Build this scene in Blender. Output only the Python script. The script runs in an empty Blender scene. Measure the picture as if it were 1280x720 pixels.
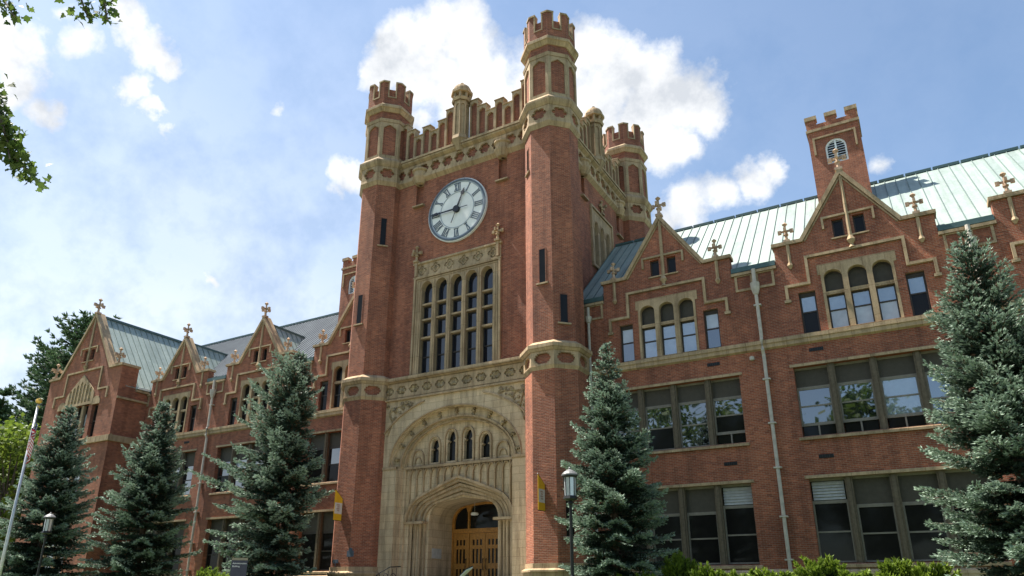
import bpy, math, random
import numpy as np
from mathutils import Vector, Matrix
from mathutils.geometry import delaunay_2d_cdt
R = math.radians
random.seed(7)
scene = bpy.context.scene
COL = scene.collection

# ------------------------------------------------------------------ camera constants (eye 1.6 m)
EYE = Vector((0, 0, 1.6)); YAW = R(-29.787); PIT = R(19.269)
FWD = Vector((math.sin(YAW)*math.cos(PIT), math.cos(YAW)*math.cos(PIT), math.sin(PIT)))
RGT = Vector((math.cos(YAW), -math.sin(YAW), 0)); UPV = RGT.cross(FWD)

# ------------------------------------------------------------------ materials
def newmat(name):
    m = bpy.data.materials.new(name); m.use_nodes = True
    nt = m.node_tree
    return m, nt, nt.nodes['Principled BSDF']
def N(nt, t, **kw):
    n = nt.nodes.new(t)
    for k, v in kw.items(): setattr(n, k, v)
    return n
def L(nt, a, b): nt.links.new(a, b)
def noise(nt, vec, scale, detail=4, rough=.55):
    n = N(nt, 'ShaderNodeTexNoise'); n.inputs['Scale'].default_value = scale
    n.inputs['Detail'].default_value = detail; n.inputs['Roughness'].default_value = rough
    if vec is not None: L(nt, vec, n.inputs['Vector'])
    return n
def ramp(nt, fac, stops):
    r = N(nt, 'ShaderNodeValToRGB'); e = r.color_ramp.elements
    while len(e) < len(stops): e.new(.5)
    for i, (p, c) in enumerate(stops):
        e[i].position = p; e[i].color = (*c, 1) if len(c) == 3 else c
    L(nt, fac, r.inputs[0]); return r
def mixc(nt, fac, a, b, mode='MIX'):
    m = N(nt, 'ShaderNodeMix', data_type='RGBA', blend_type=mode)
    if isinstance(fac, (int, float)): m.inputs[0].default_value = fac
    else: L(nt, fac, m.inputs[0])
    for v, i in ((a, 6), (b, 7)):
        if isinstance(v, tuple): m.inputs[i].default_value = (*v, 1)
        else: L(nt, v, m.inputs[i])
    return m.outputs[2]
def mth(nt, op, a, b=None, c=None):
    m = N(nt, 'ShaderNodeMath', operation=op)
    for i, v in enumerate((a, b, c)):
        if v is None: continue
        if isinstance(v, (int, float)): m.inputs[i].default_value = v
        else: L(nt, v, m.inputs[i])
    return m.outputs[0]
def vm(nt, op, a, b=None):
    m = N(nt, 'ShaderNodeVectorMath', operation=op)
    for i, v in enumerate((a, b)):
        if v is None: continue
        if isinstance(v, tuple): m.inputs[i].default_value = v
        else: L(nt, v, m.inputs[i])
    return m
def bump(nt, h, bs, strength=.3, dist=.02):
    b = N(nt, 'ShaderNodeBump'); b.inputs['Strength'].default_value = strength; b.inputs['Distance'].default_value = dist
    L(nt, h, b.inputs['Height']); L(nt, b.outputs[0], bs.inputs['Normal'])

def wallcoord(nt):
    g = N(nt, 'ShaderNodeNewGeometry')
    t = vm(nt, 'NORMALIZE', vm(nt, 'CROSS_PRODUCT', g.outputs['True Normal'], (0, 0, 1)).outputs[0]).outputs[0]
    u = vm(nt, 'DOT_PRODUCT', g.outputs['Position'], t).outputs['Value']
    s = N(nt, 'ShaderNodeSeparateXYZ'); L(nt, g.outputs['Position'], s.inputs[0])
    c = N(nt, 'ShaderNodeCombineXYZ'); L(nt, u, c.inputs[0]); L(nt, s.outputs[2], c.inputs[1])
    return c.outputs[0], g.outputs['Position'], s.outputs[2]

def mk_brick(name, c1, c2, mort):
    m, nt, bs = newmat(name)
    uv, pos, z = wallcoord(nt)
    b = N(nt, 'ShaderNodeTexBrick'); L(nt, uv, b.inputs['Vector'])
    b.inputs['Scale'].default_value = 1; b.inputs['Brick Width'].default_value = .205
    b.inputs['Row Height'].default_value = .069; b.inputs['Mortar Size'].default_value = .0095
    b.inputs['Mortar Smooth'].default_value = .2; b.inputs['Bias'].default_value = -.15
    b.inputs['Color1'].default_value = (*c1, 1); b.inputs['Color2'].default_value = (*c2, 1); b.inputs['Mortar'].default_value = (*mort, 1)
    n1 = noise(nt, pos, .45, 5, .6); r1 = ramp(nt, n1.outputs[0], [(.28, (.72, .71, .74)), (.72, (1.22, 1.17, 1.10))])
    c = mixc(nt, 1, b.outputs['Color'], r1.outputs[0], 'MULTIPLY')
    # per-patch mottling (bricks fired darker / paler)
    s = vm(nt, 'MULTIPLY', uv, (4.88, 14.5, 1)).outputs[0]
    wn = N(nt, 'ShaderNodeTexWhiteNoise', noise_dimensions='2D'); L(nt, vm(nt, 'FLOOR', s).outputs[0], wn.inputs['Vector'])
    r2 = ramp(nt, wn.outputs[0], [(0, (.78, .75, .77)), (.2, (.94, .94, .94)), (.8, (1.05, 1.03, 1.0)), (1, (1.30, 1.26, 1.2))])
    c = mixc(nt, 1, c, r2.outputs[0], 'MULTIPLY')
    # streaky water stains
    st = noise(nt, vm(nt, 'MULTIPLY', uv, (1.6, .16, 1)).outputs[0], 1.2, 6, .65)
    r3 = ramp(nt, st.outputs[0], [(.36, (.60, .60, .62)), (.55, (1, 1, 1))])
    c = mixc(nt, .7, c, mixc(nt, 1, c, r3.outputs[0], 'MULTIPLY'))
    L(nt, c, bs.inputs['Base Color']); bs.inputs['Roughness'].default_value = .88
    bs.inputs['Specular IOR Level'].default_value = .25
    h = mth(nt, 'ADD', mth(nt, 'MULTIPLY', b.outputs['Fac'], -1.0), mth(nt, 'MULTIPLY', wn.outputs[0], .6))
    bump(nt, h, bs, .6, .012)
    return m
def mk_stone(name, base, dark, carved=False, courses=True):
    m, nt, bs = newmat(name)
    uv, pos, z = wallcoord(nt)
    n1 = noise(nt, pos, 1.1, 6, .65); r1 = ramp(nt, n1.outputs[0], [(.28, dark), (.62, base)])
    c = r1.outputs[0]
    st = noise(nt, vm(nt, 'MULTIPLY', uv, (3.2, .35, 1)).outputs[0], 1.0, 6, .7)
    r3 = ramp(nt, st.outputs[0], [(.36, (.50, .48, .46)), (.54, (1, 1, 1))])
    c = mixc(nt, .75, c, mixc(nt, 1, c, r3.outputs[0], 'MULTIPLY'))
    fine = noise(nt, pos, 22, 3, .6)
    r4 = ramp(nt, fine.outputs[0], [(.3, (.86, .86, .86)), (.7, (1.1, 1.1, 1.1))])
    c = mixc(nt, 1, c, r4.outputs[0], 'MULTIPLY')
    h = mth(nt, 'MULTIPLY', fine.outputs[0], .5)
    if courses:
        b = N(nt, 'ShaderNodeTexBrick'); L(nt, uv, b.inputs['Vector'])
        b.inputs['Scale'].default_value = 1; b.inputs['Brick Width'].default_value = .95
        b.inputs['Row Height'].default_value = .36; b.inputs['Mortar Size'].default_value = .010; b.inputs['Mortar Smooth'].default_value = .3
        b.inputs['Color1'].default_value = (.9, .9, .9, 1); b.inputs['Color2'].default_value = (1.06, 1.04, 1.0, 1); b.inputs['Mortar'].default_value = (.66, .62, .56, 1)
        c = mixc(nt, 1, c, b.outputs['Color'], 'MULTIPLY')
        h = mth(nt, 'SUBTRACT', h, b.outputs['Fac'])
    else:
        b = N(nt, 'ShaderNodeTexBrick'); L(nt, vm(nt, 'ADD', uv, (0, 500, 0)).outputs[0], b.inputs['Vector']); b.offset = .37
        b.inputs['Scale'].default_value = 1; b.inputs['Brick Width'].default_value = .82; b.inputs['Row Height'].default_value = 1.27; b.inputs['Mortar Size'].default_value = .010; b.inputs['Mortar Smooth'].default_value = .3
        b.inputs['Color1'].default_value = (.88, .88, .88, 1); b.inputs['Color2'].default_value = (1.1, 1.07, 1.03, 1); b.inputs['Mortar'].default_value = (.58, .54, .5, 1)
        c = mixc(nt, 1, c, b.outputs['Color'], 'MULTIPLY')
    if carved:
        v = N(nt, 'ShaderNodeTexVoronoi'); v.inputs['Scale'].default_value = 4.5; L(nt, pos, v.inputs['Vector'])
        h = mth(nt, 'ADD', h, mth(nt, 'MULTIPLY', v.outputs['Distance'], 5))
    L(nt, c, bs.inputs['Base Color']); bs.inputs['Roughness'].default_value = .9
    bs.inputs['Specular IOR Level'].default_value = .2
    bump(nt, h, bs, .8 if carved else .5, .05 if carved else .012)
    return m
def mk_plain(name, col, rough=.6, metal=0, nscale=6, var=.18, spec=.4, bumpd=0):
    m, nt, bs = newmat(name)
    g = N(nt, 'ShaderNodeNewGeometry')
    n = noise(nt, g.outputs['Position'], nscale, 5, .6)
    r = ramp(nt, n.outputs[0], [(.25, tuple(x*(1-var) for x in col)), (.75, tuple(min(1, x*(1+var)) for x in col))])
    L(nt, r.outputs[0], bs.inputs['Base Color']); bs.inputs['Roughness'].default_value = rough
    bs.inputs['Metallic'].default_value = metal; bs.inputs['Specular IOR Level'].default_value = spec
    if bumpd: bump(nt, n.outputs[0], bs, .5, bumpd)
    return m
def mk_roof(name, a, b, rough=.5, spec=.35):
    m, nt, bs = newmat(name)
    g = N(nt, 'ShaderNodeNewGeometry')
    n = noise(nt, vm(nt, 'MULTIPLY', g.outputs['Position'], (1.5, 1.5, .35)).outputs[0], 1.0, 6, .6)
    r = ramp(nt, n.outputs[0], [(.3, a), (.7, b)])
    n2 = noise(nt, g.outputs['Position'], 7, 4, .7); r2 = ramp(nt, n2.outputs[0], [(.3, (.88, .88, .88)), (.7, (1.08, 1.08, 1.08))])
    # each sheet between two seams weathers a little differently
    uv, _p, _z = wallcoord(nt); wn = N(nt, 'ShaderNodeTexWhiteNoise', noise_dimensions='2D')
    L(nt, vm(nt, 'FLOOR', vm(nt, 'MULTIPLY', uv, (1/.46, .28, 1)).outputs[0]).outputs[0], wn.inputs['Vector'])
    r5 = ramp(nt, wn.outputs[0], [(0, (.86, .87, .88)), (1, (1.1, 1.09, 1.08))])
    st = noise(nt, vm(nt, 'MULTIPLY', uv, (5, .5, 1)).outputs[0], 1, 5, .65); r6 = ramp(nt, st.outputs[0], [(.35, (.80, .80, .79)), (.55, (1, 1, 1))])
    c = mixc(nt, 1, r.outputs[0], r2.outputs[0], 'MULTIPLY'); c = mixc(nt, 1, c, r5.outputs[0], 'MULTIPLY')
    L(nt, mixc(nt, .8, c, mixc(nt, 1, c, r6.outputs[0], 'MULTIPLY')), bs.inputs['Base Color'])
    bs.inputs['Roughness'].default_value = rough; bs.inputs['Specular IOR Level'].default_value = spec
    bump(nt, n.outputs[0], bs, .3, .03)
    return m
def mk_pane(name, col, gloss, rough=.02, bscale=.6, fs=1.0):
    m, nt, bs = newmat(name)
    nt.nodes.remove(bs)
    d = N(nt, 'ShaderNodeBsdfDiffuse')
    g = N(nt, 'ShaderNodeNewGeometry'); n = noise(nt, g.outputs['Position'], 1.7, 3)
    r = ramp(nt, n.outputs[0], [(.3, tuple(x*.7 for x in col)), (.7, col)]); L(nt, r.outputs[0], d.inputs[0])
    gl = N(nt, 'ShaderNodeBsdfGlossy'); gl.inputs['Roughness'].default_value = rough; gl.inputs[0].default_value = (.95, .97, 1, 1)
    b = N(nt, 'ShaderNodeBump'); b.inputs['Strength'].default_value = .5; b.inputs['Distance'].default_value = .02
    n2 = noise(nt, g.outputs['Position'], bscale, 1); L(nt, n2.outputs[0], b.inputs['Height']); L(nt, b.outputs[0], gl.inputs['Normal'])
    f = N(nt, 'ShaderNodeFresnel'); f.inputs[0].default_value = 1.5
    fac = mth(nt, 'ADD', mth(nt, 'MULTIPLY', f.outputs[0], (1 - gloss)*fs), gloss)
    mx = N(nt, 'ShaderNodeMixShader'); L(nt, fac, mx.inputs[0]); L(nt, d.outputs[0], mx.inputs[1]); L(nt, gl.outputs[0], mx.inputs[2])
    L(nt, mx.outputs[0], nt.nodes['Material Output'].inputs[0])
    return m
def mk_leaf(name, a, b, trans=.25, rough=.6, spec=.3):
    m, nt, bs = newmat(name)
    g = N(nt, 'ShaderNodeNewGeometry')
    r = ramp(nt, g.outputs['Random Per Island'], [(0, a), (1, b)])
    n = noise(nt, g.outputs['Position'], .9, 3); r2 = ramp(nt, n.outputs[0], [(.3, (.75, .78, .75)), (.7, (1.2, 1.17, 1.15))])
    c = mixc(nt, 1, r.outputs[0], r2.outputs[0], 'MULTIPLY')
    L(nt, c, bs.inputs['Base Color']); bs.inputs['Roughness'].default_value = rough
    bs.inputs['Specular IOR Level'].default_value = spec
    if trans:
        t = N(nt, 'ShaderNodeBsdfTranslucent'); L(nt, c, t.inputs[0])
        mx = N(nt, 'ShaderNodeMixShader'); mx.inputs[0].default_value = trans
        L(nt, bs.outputs[0], mx.inputs[1]); L(nt, t.outputs[0], mx.inputs[2]); L(nt, mx.outputs[0], nt.nodes['Material Output'].inputs[0])
    return m

BRICK = mk_brick('red_brick', (.330, .104, .056), (.225, .071, .043), (.32, .205, .145))
BRICKD = mk_brick('recessed_brick', (.29, .096, .056), (.21, .070, .045), (.25, .15, .10))
STONE = mk_stone('buff_sandstone', (.62, .475, .315), (.50, .375, .240))
TRIM = mk_stone('buff_trim_stone', (.47, .345, .218), (.32, .230, .138), courses=False)
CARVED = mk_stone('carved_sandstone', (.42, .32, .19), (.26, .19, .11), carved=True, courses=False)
FINIAL = mk_stone('terracotta_finial', (.50, .36, .26), (.38, .26, .18), courses=False)
COPPER = mk_roof('green_copper', (.24, .292, .266), (.31, .365, .335))
SEAM = mk_plain('copper_seam', (.13, .175, .16), .6)
SLATE = mk_roof('grey_blue_roof', (.085, .10, .12), (.125, .145, .165), .9, .15)
COPDARK = mk_plain('dark_copper', (.055, .10, .10), .5)
PIPE = mk_plain('grey_downpipe', (.46, .41, .35), .6, 0, 4, .25)
FRAME = mk_plain('dark_window_frame', (.045, .035, .028), .6)
FRAMEL = mk_plain('taupe_sash', (.20, .175, .14), .6)
MULL = mk_plain('weathered_mullion', (.125, .098, .068), .8, 0, 9, .3, .2, .01)
PANEL = mk_plain('brown_spandrel_panel', (.060, .050, .036), .7)
LOUV = mk_plain('white_louvre', (.42, .42, .40), .6)
WHITEM = mk_plain('white_paint', (.72, .73, .72), .5)
GDARK = mk_pane('dark_glass', (.015, .014, .013), .0, .06, .6, .35)
GREFL = mk_pane('reflecting_glass', (.02, .024, .03), .24)
GMID = mk_pane('mid_reflecting_glass', (.012, .014, .015), .17)
GBLIND = mk_pane('blind_behind_glass', (.20, .235, .27), .20)
GWHITE = mk_pane('white_blind_behind_glass', (.44, .46, .48), .08)
GTOWER = mk_pane('tower_glass', (.008, .012, .022), .02)
DIAL = mk_plain('clock_dial', (.78, .76, .71), .35, 0, 1.6, .12)
CLKM = mk_plain('clock_metal', (.10, .12, .15), .5)
CLKB = mk_plain('clock_hand_black', (.012, .012, .015), .4)
CLKR = mk_plain('clock_ring_grey', (.36, .39, .42), .5)
WOOD = mk_plain('golden_oak', (.40, .175, .035), .45, 0, 11, .35)
IRON = mk_plain('black_iron', (.018, .018, .018), .45, .3)
LAMPG = mk_pane('lamp_glass', (.55, .56, .58), .12, .15)
STEEL = mk_plain('brushed_aluminium', (.52, .53, .54), .38, .6)
GOLD = mk_plain('gold_paint', (.6, .38, .08), .35, .5)
YEL = mk_plain('golden_yellow_cloth', (.70, .36, .012), .8, 0, 12, .1)
BANW = mk_plain('pale_banner_cloth', (.62, .53, .46), .8, 0, 14, .22)
SIGNM = mk_plain('dark_slate_sign', (.035, .035, .055), .4)
TAN = mk_plain('tan_strip', (.22, .19, .13), .5)
REDC = mk_plain('flag_red', (.45, .03, .035), .8); WHC = mk_plain('flag_white', (.72, .70, .70), .8); BLC = mk_plain('flag_blue', (.02, .03, .14), .8)
BARK = mk_plain('spruce_bark', (.10, .072, .052), .9, 0, 14, .4, .2, .03)
BARKM = mk_plain('maple_bark', (.12, .10, .08), .9, 0, 9, .4, .2, .03)
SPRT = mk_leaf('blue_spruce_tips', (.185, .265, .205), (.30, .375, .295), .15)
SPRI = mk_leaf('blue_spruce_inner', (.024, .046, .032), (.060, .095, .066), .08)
SPRD = mk_leaf('dead_spruce_twigs', (.13, .075, .045), (.20, .125, .075), .05)
DKC = mk_leaf('dark_conifer_needles', (.038, .075, .040), (.08, .13, .06), .25)
MAPLE = mk_leaf('maple_leaf', (.045, .085, .015), (.10, .15, .03), .4)
DECID = mk_leaf('yellow_green_leaf', (.08, .13, .018), (.15, .20, .03), .4)
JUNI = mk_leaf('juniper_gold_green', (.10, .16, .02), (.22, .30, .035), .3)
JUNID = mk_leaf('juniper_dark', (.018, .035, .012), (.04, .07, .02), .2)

# ------------------------------------------------------------------ mesh builder
class Frame_:
    def __init__(s, O, U, Nn): s.O = Vector(O); s.U = Vector(U).normalized(); s.N = Vector(Nn).normalized(); s.V = Vector((0, 0, 1))
    def p(s, u, v, d=0): return s.O + s.U*u + s.V*v + s.N*d
def FR(Y): return Frame_((0, Y, 0), (1, 0, 0), (0, -1, 0))
def SD(X): return Frame_((X, 0, 0), (0, 1, 0), (1, 0, 0))
def inside(pt, poly):
    x, y = pt; c = False; n = len(poly); j = n-1
    for i in range(n):
        xi, yi = poly[i]; xj, yj = poly[j]
        if (yi > y) != (yj > y) and x < (xj-xi)*(y-yi)/(yj-yi)+xi: c = not c
        j = i
    return c
class MB:
    def __init__(s): s.v = []; s.f = []; s.m = []
    def add(s, vs, fs, mi=0):
        o = len(s.v); s.v.extend([tuple(v) for v in vs]); s.f.extend([tuple(i+o for i in f) for f in fs]); s.m.extend([mi]*len(fs)); return s
    def box(s, x0, x1, y0, y1, z0, z1, mi=0):
        x0, x1 = min(x0, x1), max(x0, x1); y0, y1 = min(y0, y1), max(y0, y1); z0, z1 = min(z0, z1), max(z0, z1)
        return s.add([(x, y, z) for z in (z0, z1) for y in (y0, y1) for x in (x0, x1)],
                     [(0, 2, 3, 1), (4, 5, 7, 6), (0, 1, 5, 4), (2, 6, 7, 3), (0, 4, 6, 2), (1, 3, 7, 5)], mi)
    def fbox(s, fr, u0, u1, v0, v1, d0, d1, mi=0):
        P = [fr.p(u, v, d) for d in (d0, d1) for v in (v0, v1) for u in (u0, u1)]
        return s.add(P, [(0, 2, 3, 1), (4, 5, 7, 6), (0, 1, 5, 4), (2, 6, 7, 3), (0, 4, 6, 2), (1, 3, 7, 5)], mi)
    def chamf(s, fr, u0, u1, v0, v1, d0, d1, ch, mi=0, low=False):
        # box whose top (or bottom) front edge slopes back
        if not low: prof = [(d0, v0), (d1, v0), (d1, v1-ch), (d0+(d1-d0)*.15, v1), (d0, v1)]
        else: prof = [(d0, v0), (d0+(d1-d0)*.2, v0), (d1, v0+ch), (d1, v1), (d0, v1)]
        n = len(prof); P = [fr.p(u, v, d) for u in (u0, u1) for d, v in prof]
        fs = [tuple(range(n)), tuple(range(2*n-1, n-1, -1))]+[(i, (i+1) % n, (i+1) % n+n, i+n) for i in range(n)]
        return s.add(P, fs, mi)
    def slab(s, fr, outline, holes, d0, d1, mi=0, back=False):
        loops = [outline]+list(holes); vs = []; ed = []
        for lp in loops:
            o = len(vs); vs += [Vector(p) for p in lp]; ed += [(o+i, o+(i+1) % len(lp)) for i in range(len(lp))]
        r = delaunay_2d_cdt(vs, ed, [], 0, 1e-6)
        tv = [(p.x, p.y) for p in r[0]]; tri = []
        for f in r[2]:
            a, b, c = (tv[i] for i in f); g = ((a[0]+b[0]+c[0])/3, (a[1]+b[1]+c[1])/3)
            if inside(g, outline) and not any(inside(g, h) for h in holes):
                if (b[0]-a[0])*(c[1]-a[1])-(b[1]-a[1])*(c[0]-a[0]) < 0: f = (f[0], f[2], f[1])
                tri.append(tuple(f))
        flip = fr.U.cross(fr.V).dot(fr.N) < 0
        t = [tuple(reversed(f)) for f in tri] if flip else tri
        s.add([fr.p(u, v, d1) for u, v in tv], t, mi)
        if back: s.add([fr.p(u, v, d0) for u, v in tv], [tuple(reversed(f)) for f in t], mi)
        for lp in loops:
            n = len(lp); s.add([fr.p(u, v, d) for d in (d0, d1) for u, v in lp], [(i, (i+1) % n, (i+1) % n+n, i+n) for i in range(n)], mi)
        return s
    def ribbon(s, fr, pts, w, d0, d1, mi=0, closed=False):
        # strip of width w centred on a 2-D polyline, mitred, from depth d0 to d1
        n = len(pts); Lf = []; Rt = []
        for i in range(n):
            a = Vector(pts[(i-1) % n]) if (i or closed) else None; b = Vector(pts[i]); c = Vector(pts[(i+1) % n]) if (i < n-1 or closed) else None
            d1_ = (b-a).normalized() if a is not None else None; d2_ = (c-b).normalized() if c is not None else None
            if d1_ is None: d1_ = d2_
            if d2_ is None: d2_ = d1_
            t = (d1_+d2_); t = t.normalized() if t.length > 1e-6 else d1_
            nn = Vector((-t.y, t.x)); k = 1/max(.35, nn.dot(Vector((-d1_.y, d1_.x))))
            Lf.append(b+nn*w/2*k); Rt.append(b-nn*w/2*k)
        for i in range(n if closed else n-1):
            j = (i+1) % n
            q = [Lf[i], Rt[i], Rt[j], Lf[j]]
            P = [fr.p(p.x, p.y, d) for d in (d0, d1) for p in q]
            s.add(P, [(3, 2, 1, 0), (4, 5, 6, 7), (0, 1, 5, 4), (1, 2, 6, 5), (2, 3, 7, 6), (3, 0, 4, 7)], mi)
        return s
    def ngon(s, cx, cy, z0, z1, a0, a1, n=8, mi=0, rot=None, top=True, bot=True):
        # n-gon frustum, a = apothem, faces square to the axes
        rot = math.pi/n if rot is None else rot; k = 1/math.cos(math.pi/n)
        V = [(cx+a*k*math.cos(rot+2*math.pi*i/n), cy+a*k*math.sin(rot+2*math.pi*i/n), z) for a, z in ((a0, z0), (a1, z1)) for i in range(n)]
        F = [(i, (i+1) % n, (i+1) % n+n, i+n) for i in range(n)]
        if top: F.append(tuple(range(n, 2*n)))
        if bot: F.append(tuple(range(n-1, -1, -1)))
        return s.add(V, F, mi)
    def lathe(s, cx, cy, prof, n=12, mi=0, rot=0):
        for (r0, z0), (r1, z1) in zip(prof, prof[1:]):
            V = [(cx+r*math.cos(rot+2*math.pi*i/n), cy+r*math.sin(rot+2*math.pi*i/n), z) for r, z in ((r0, z0), (r1, z1)) for i in range(n)]
            s.add(V, [(i, (i+1) % n, (i+1) % n+n, i+n) for i in range(n)], mi)
        return s
    def tube(s, pts, rad, n=6, mi=0):
        pts = [Vector(p) for p in pts]; rad = rad if isinstance(rad, (list, tuple)) else [rad]*len(pts); V = []
        for i, p in enumerate(pts):
            t = (pts[min(i+1, len(pts)-1)]-pts[max(i-1, 0)]).normalized()
            a = t.cross(Vector((0, 0, 1)));
            if a.length < .05: a = t.cross(Vector((1, 0, 0)))
            a.normalize(); b = t.cross(a)
            V += [p+(a*math.cos(2*math.pi*k/n)+b*math.sin(2*math.pi*k/n))*rad[i] for k in range(n)]
        F = [(i*n+k, i*n+(k+1) % n, (i+1)*n+(k+1) % n, (i+1)*n+k) for i in range(len(pts)-1) for k in range(n)]
        F += [tuple(range(n-1, -1, -1)), tuple(range((len(pts)-1)*n, len(pts)*n))]
        return s.add(V, F, mi)
    def build(s, name, mats, parent=None, smooth=False):
        me = bpy.data.meshes.new(name); me.from_pydata(s.v, [], s.f)
        mats = mats if isinstance(mats, (list, tuple)) else [mats]
        for m in mats: me.materials.append(m)
        me.polygons.foreach_set('material_index', s.m)
        if smooth: me.polygons.foreach_set('use_smooth', [True]*len(me.polygons))
        me.update(); o = bpy.data.objects.new(name, me); COL.objects.link(o)
        if parent is not None: attach(o, parent)
        return o
def attach(o, parent):
    o.parent = parent; p = parent; T = Matrix.Identity(4)
    # parents are unrotated; undo their translation so that world-space vertices stay put
    off = Vector((0, 0, 0))
    while p is not None: off += Vector(p.location); p = p.parent
    o.matrix_parent_inverse = Matrix.Identity(4)
    o.location = -off if parent.location.length > 0 else Vector((0, 0, 0))
def thing(name, label, cat, loc=(0, 0, 0), group=None):
    o = bpy.data.objects.new(name, None); COL.objects.link(o); o.location = loc; o.empty_display_size = .2
    return tag(o, label, cat, group)
def tag(o, label, cat, group=None, kind=None):
    if label: o['label'] = label
    if cat: o['category'] = cat
    if group: o['group'] = group
    if kind: o['kind'] = kind
    return o

# arch outlines (closed polygons, counter-clockwise from bottom left)
def arch_curve(cx, h, zs, rise, kind='ellipse', n=14):
    pts = []
    if kind == 'ellipse':
        for i in range(n+1): a = math.pi*(1-i/n); pts.append((cx+h*math.cos(a), zs+rise*math.sin(a)))
    elif kind == 'tudor':
        r1 = h*.42
        best = None
        for k in range(1, 900):
            th = k/900*math.pi/2; x = h-r1+r1*math.cos(th); z = r1*math.sin(th)
            zz = z+x*math.cos(th)/math.sin(th)
            e = abs(zz-rise)
            if best is None or e < best[0]: best = (e, th)
        th = best[1]; right = [(h-r1+r1*math.cos(th*i/6), r1*math.sin(th*i/6)) for i in range(7)]
        x, z = right[-1]
        for k in (1, 2): t = k/3; right.append((x*(1-t), z+(rise-z)*t+rise*.012*math.sin(math.pi*t)))
        right.append((0, rise))
        pts = [(cx-a, zs+b) for a, b in right]+[(cx+a, zs+b) for a, b in reversed(right[:-1])]
    elif kind == 'point':
        right = []
        for i in range(7):
            t = i/6; right.append((h*math.cos(t*math.pi/2*.98)**.8 if t < 1 else 0, rise*math.sin(t*math.pi/2)**1.25))
        right[-1] = (0, rise)
        pts = [(cx-a, zs+b) for a, b in right]+[(cx+a, zs+b) for a, b in reversed(right[:-1])]
    return pts
def arch_poly(cx, h, zb, zs, rise, kind='ellipse', n=12):
    return [(cx+h, zb)][0:0]+[(cx-h, zb)]+arch_curve(cx, h, zs, rise, kind, n)+[(cx+h, zb)]
def rect(x0, x1, z0, z1): return [(x0, z0), (x1, z0), (x1, z1), (x0, z1)]
def foil(cx, cz, r, rz=None, lobes=4, n=5, rot=0):
    rz = rz or r; pts = []
    for k in range(lobes):
        a0 = rot+2*math.pi*k/lobes; c = (.56*math.cos(a0), .56*math.sin(a0)); rr = .44
        sp = math.pi*(.62 if lobes == 4 else .5)
        for i in range(n+1):
            a = a0-sp+2*sp*i/n; pts.append((cx+r*(c[0]+rr*math.cos(a)), cz+rz*(c[1]+rr*math.sin(a))))
    return pts

def cusprect(cx, cz, w, h):
    o = []
    for sx, sz in ((1, -1), (1, 1), (-1, 1), (-1, -1)):
        c = [(w*.62, h), (w*.62, h*.72), (w*.86, h*.72), (w*.86, h*.3), (w, h*.3)]
        if sx*sz < 0: c = c[:]           # order so that the outline stays counter-clockwise
        else: c = c[::-1]
        o += [(cx+sx*a, cz+sz*b) for a, b in c]
    return o
# ================================================================== THE BUILDING
P1 = 29.7; PW = 28.15; TC = -19.45
bld = thing('university_building', 'red brick collegiate gothic hall with battlemented clock tower, stone gables and green metal roofs', 'building', (TC, P1, 1.0))
F1 = FR(P1)

def finial(mb, x, y, z, s=1.0):
    mb.ngon(x, y, z, z+.12*s, .15*s, .15*s, 4, 0, math.pi/4)
    mb.ngon(x, y, z+.12*s, z+.42*s, .075*s, .06*s, 6)
    mb.ngon(x, y, z+.40*s, z+.46*s, .11*s, .11*s, 6)
    mb.ngon(x, y, z+.46*s, z+.95*s, .06*s, .04*s, 6)
    for dx, dy in ((1, 0), (-1, 0), (0, 1), (0, -1)):
        for r0, r1, zz, hw in ((.05, .26, .62, .05), (.20, .36, .60, .095)):
            cx0, cx1 = x+dx*r0*s, x+dx*r1*s; cy0, cy1 = y+dy*r0*s, y+dy*r1*s
            w = hw*s
            mb.box(min(cx0, cx1)-(w*.6 if dy else 0), max(cx0, cx1)+(w*.6 if dy else 0), min(cy0, cy1)-(w*.6 if dx else 0), max(cy0, cy1)+(w*.6 if dx else 0), z+(zz)*s-w, z+(zz)*s+w)
    mb.ngon(x, y, z+.90*s, z+1.0*s, .05*s, .12*s, 6); mb.ngon(x, y, z+1.0*s, z+1.12*s, .12*s, .01*s, 6)

def wall_profile(bays, x0, x1, zb=1.0, eave=14.7):
    o = [(x0, zb), (x1, zb), (x1, eave)]
    for c in sorted(bays, reverse=True):
        o += [(c+3.05, eave), (c+3.05, 15.6), (c+1.87, 15.6), (c, 18.4), (c-1.87, 15.6), (c-3.05, 15.6), (c-3.05, eave)]
    o.append((x0, eave)); return o
def bay_holes(c):
    h = [rect(c-2.92, c+2.92, 7.25, 10.12), rect(c-2.92, c+2.92, 2.45, 5.6), rect(c-1.3, c+1.3, 11.5, 14.15),
         rect(c-2.32, c-1.66, 11.5, 13.32), rect(c+1.66, c+2.32, 11.5, 13.32),
         rect(c-.62, c-.19, 15.5, 16.33), rect(c+.19, c+.62, 15.5, 16.33)]
    return h

def sash(fm, pm, x0, x1, z0, z1, y, meet=None, w=.055, mis=(0, 0), low_mis=None):
    """double-hung sash: frame boxes into fm, panes into pm (upper, lower)"""
    fr = FR(y)
    fm.fbox(fr, x0, x0+w, z0, z1, -.05, .03); fm.fbox(fr, x1-w, x1, z0, z1, -.05, .03)
    fm.fbox(fr, x0+w, x1-w, z1-w, z1, -.05, .028); fm.fbox(fr, x0+w, x1-w, z0, z0+w, -.05, .028)
    m = meet if meet is not None else (z0+z1)/2
    fm.fbox(fr, x0+w, x1-w, m-.03, m+.03, -.05, .036)
    pm.fbox(fr, x0+w, x1-w, m+.03, z1-w, -.05, -.012, mis[0]); pm.fbox(fr, x0+w, x1-w, z0+w, m-.03, -.05, .006, mis[1])

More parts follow.
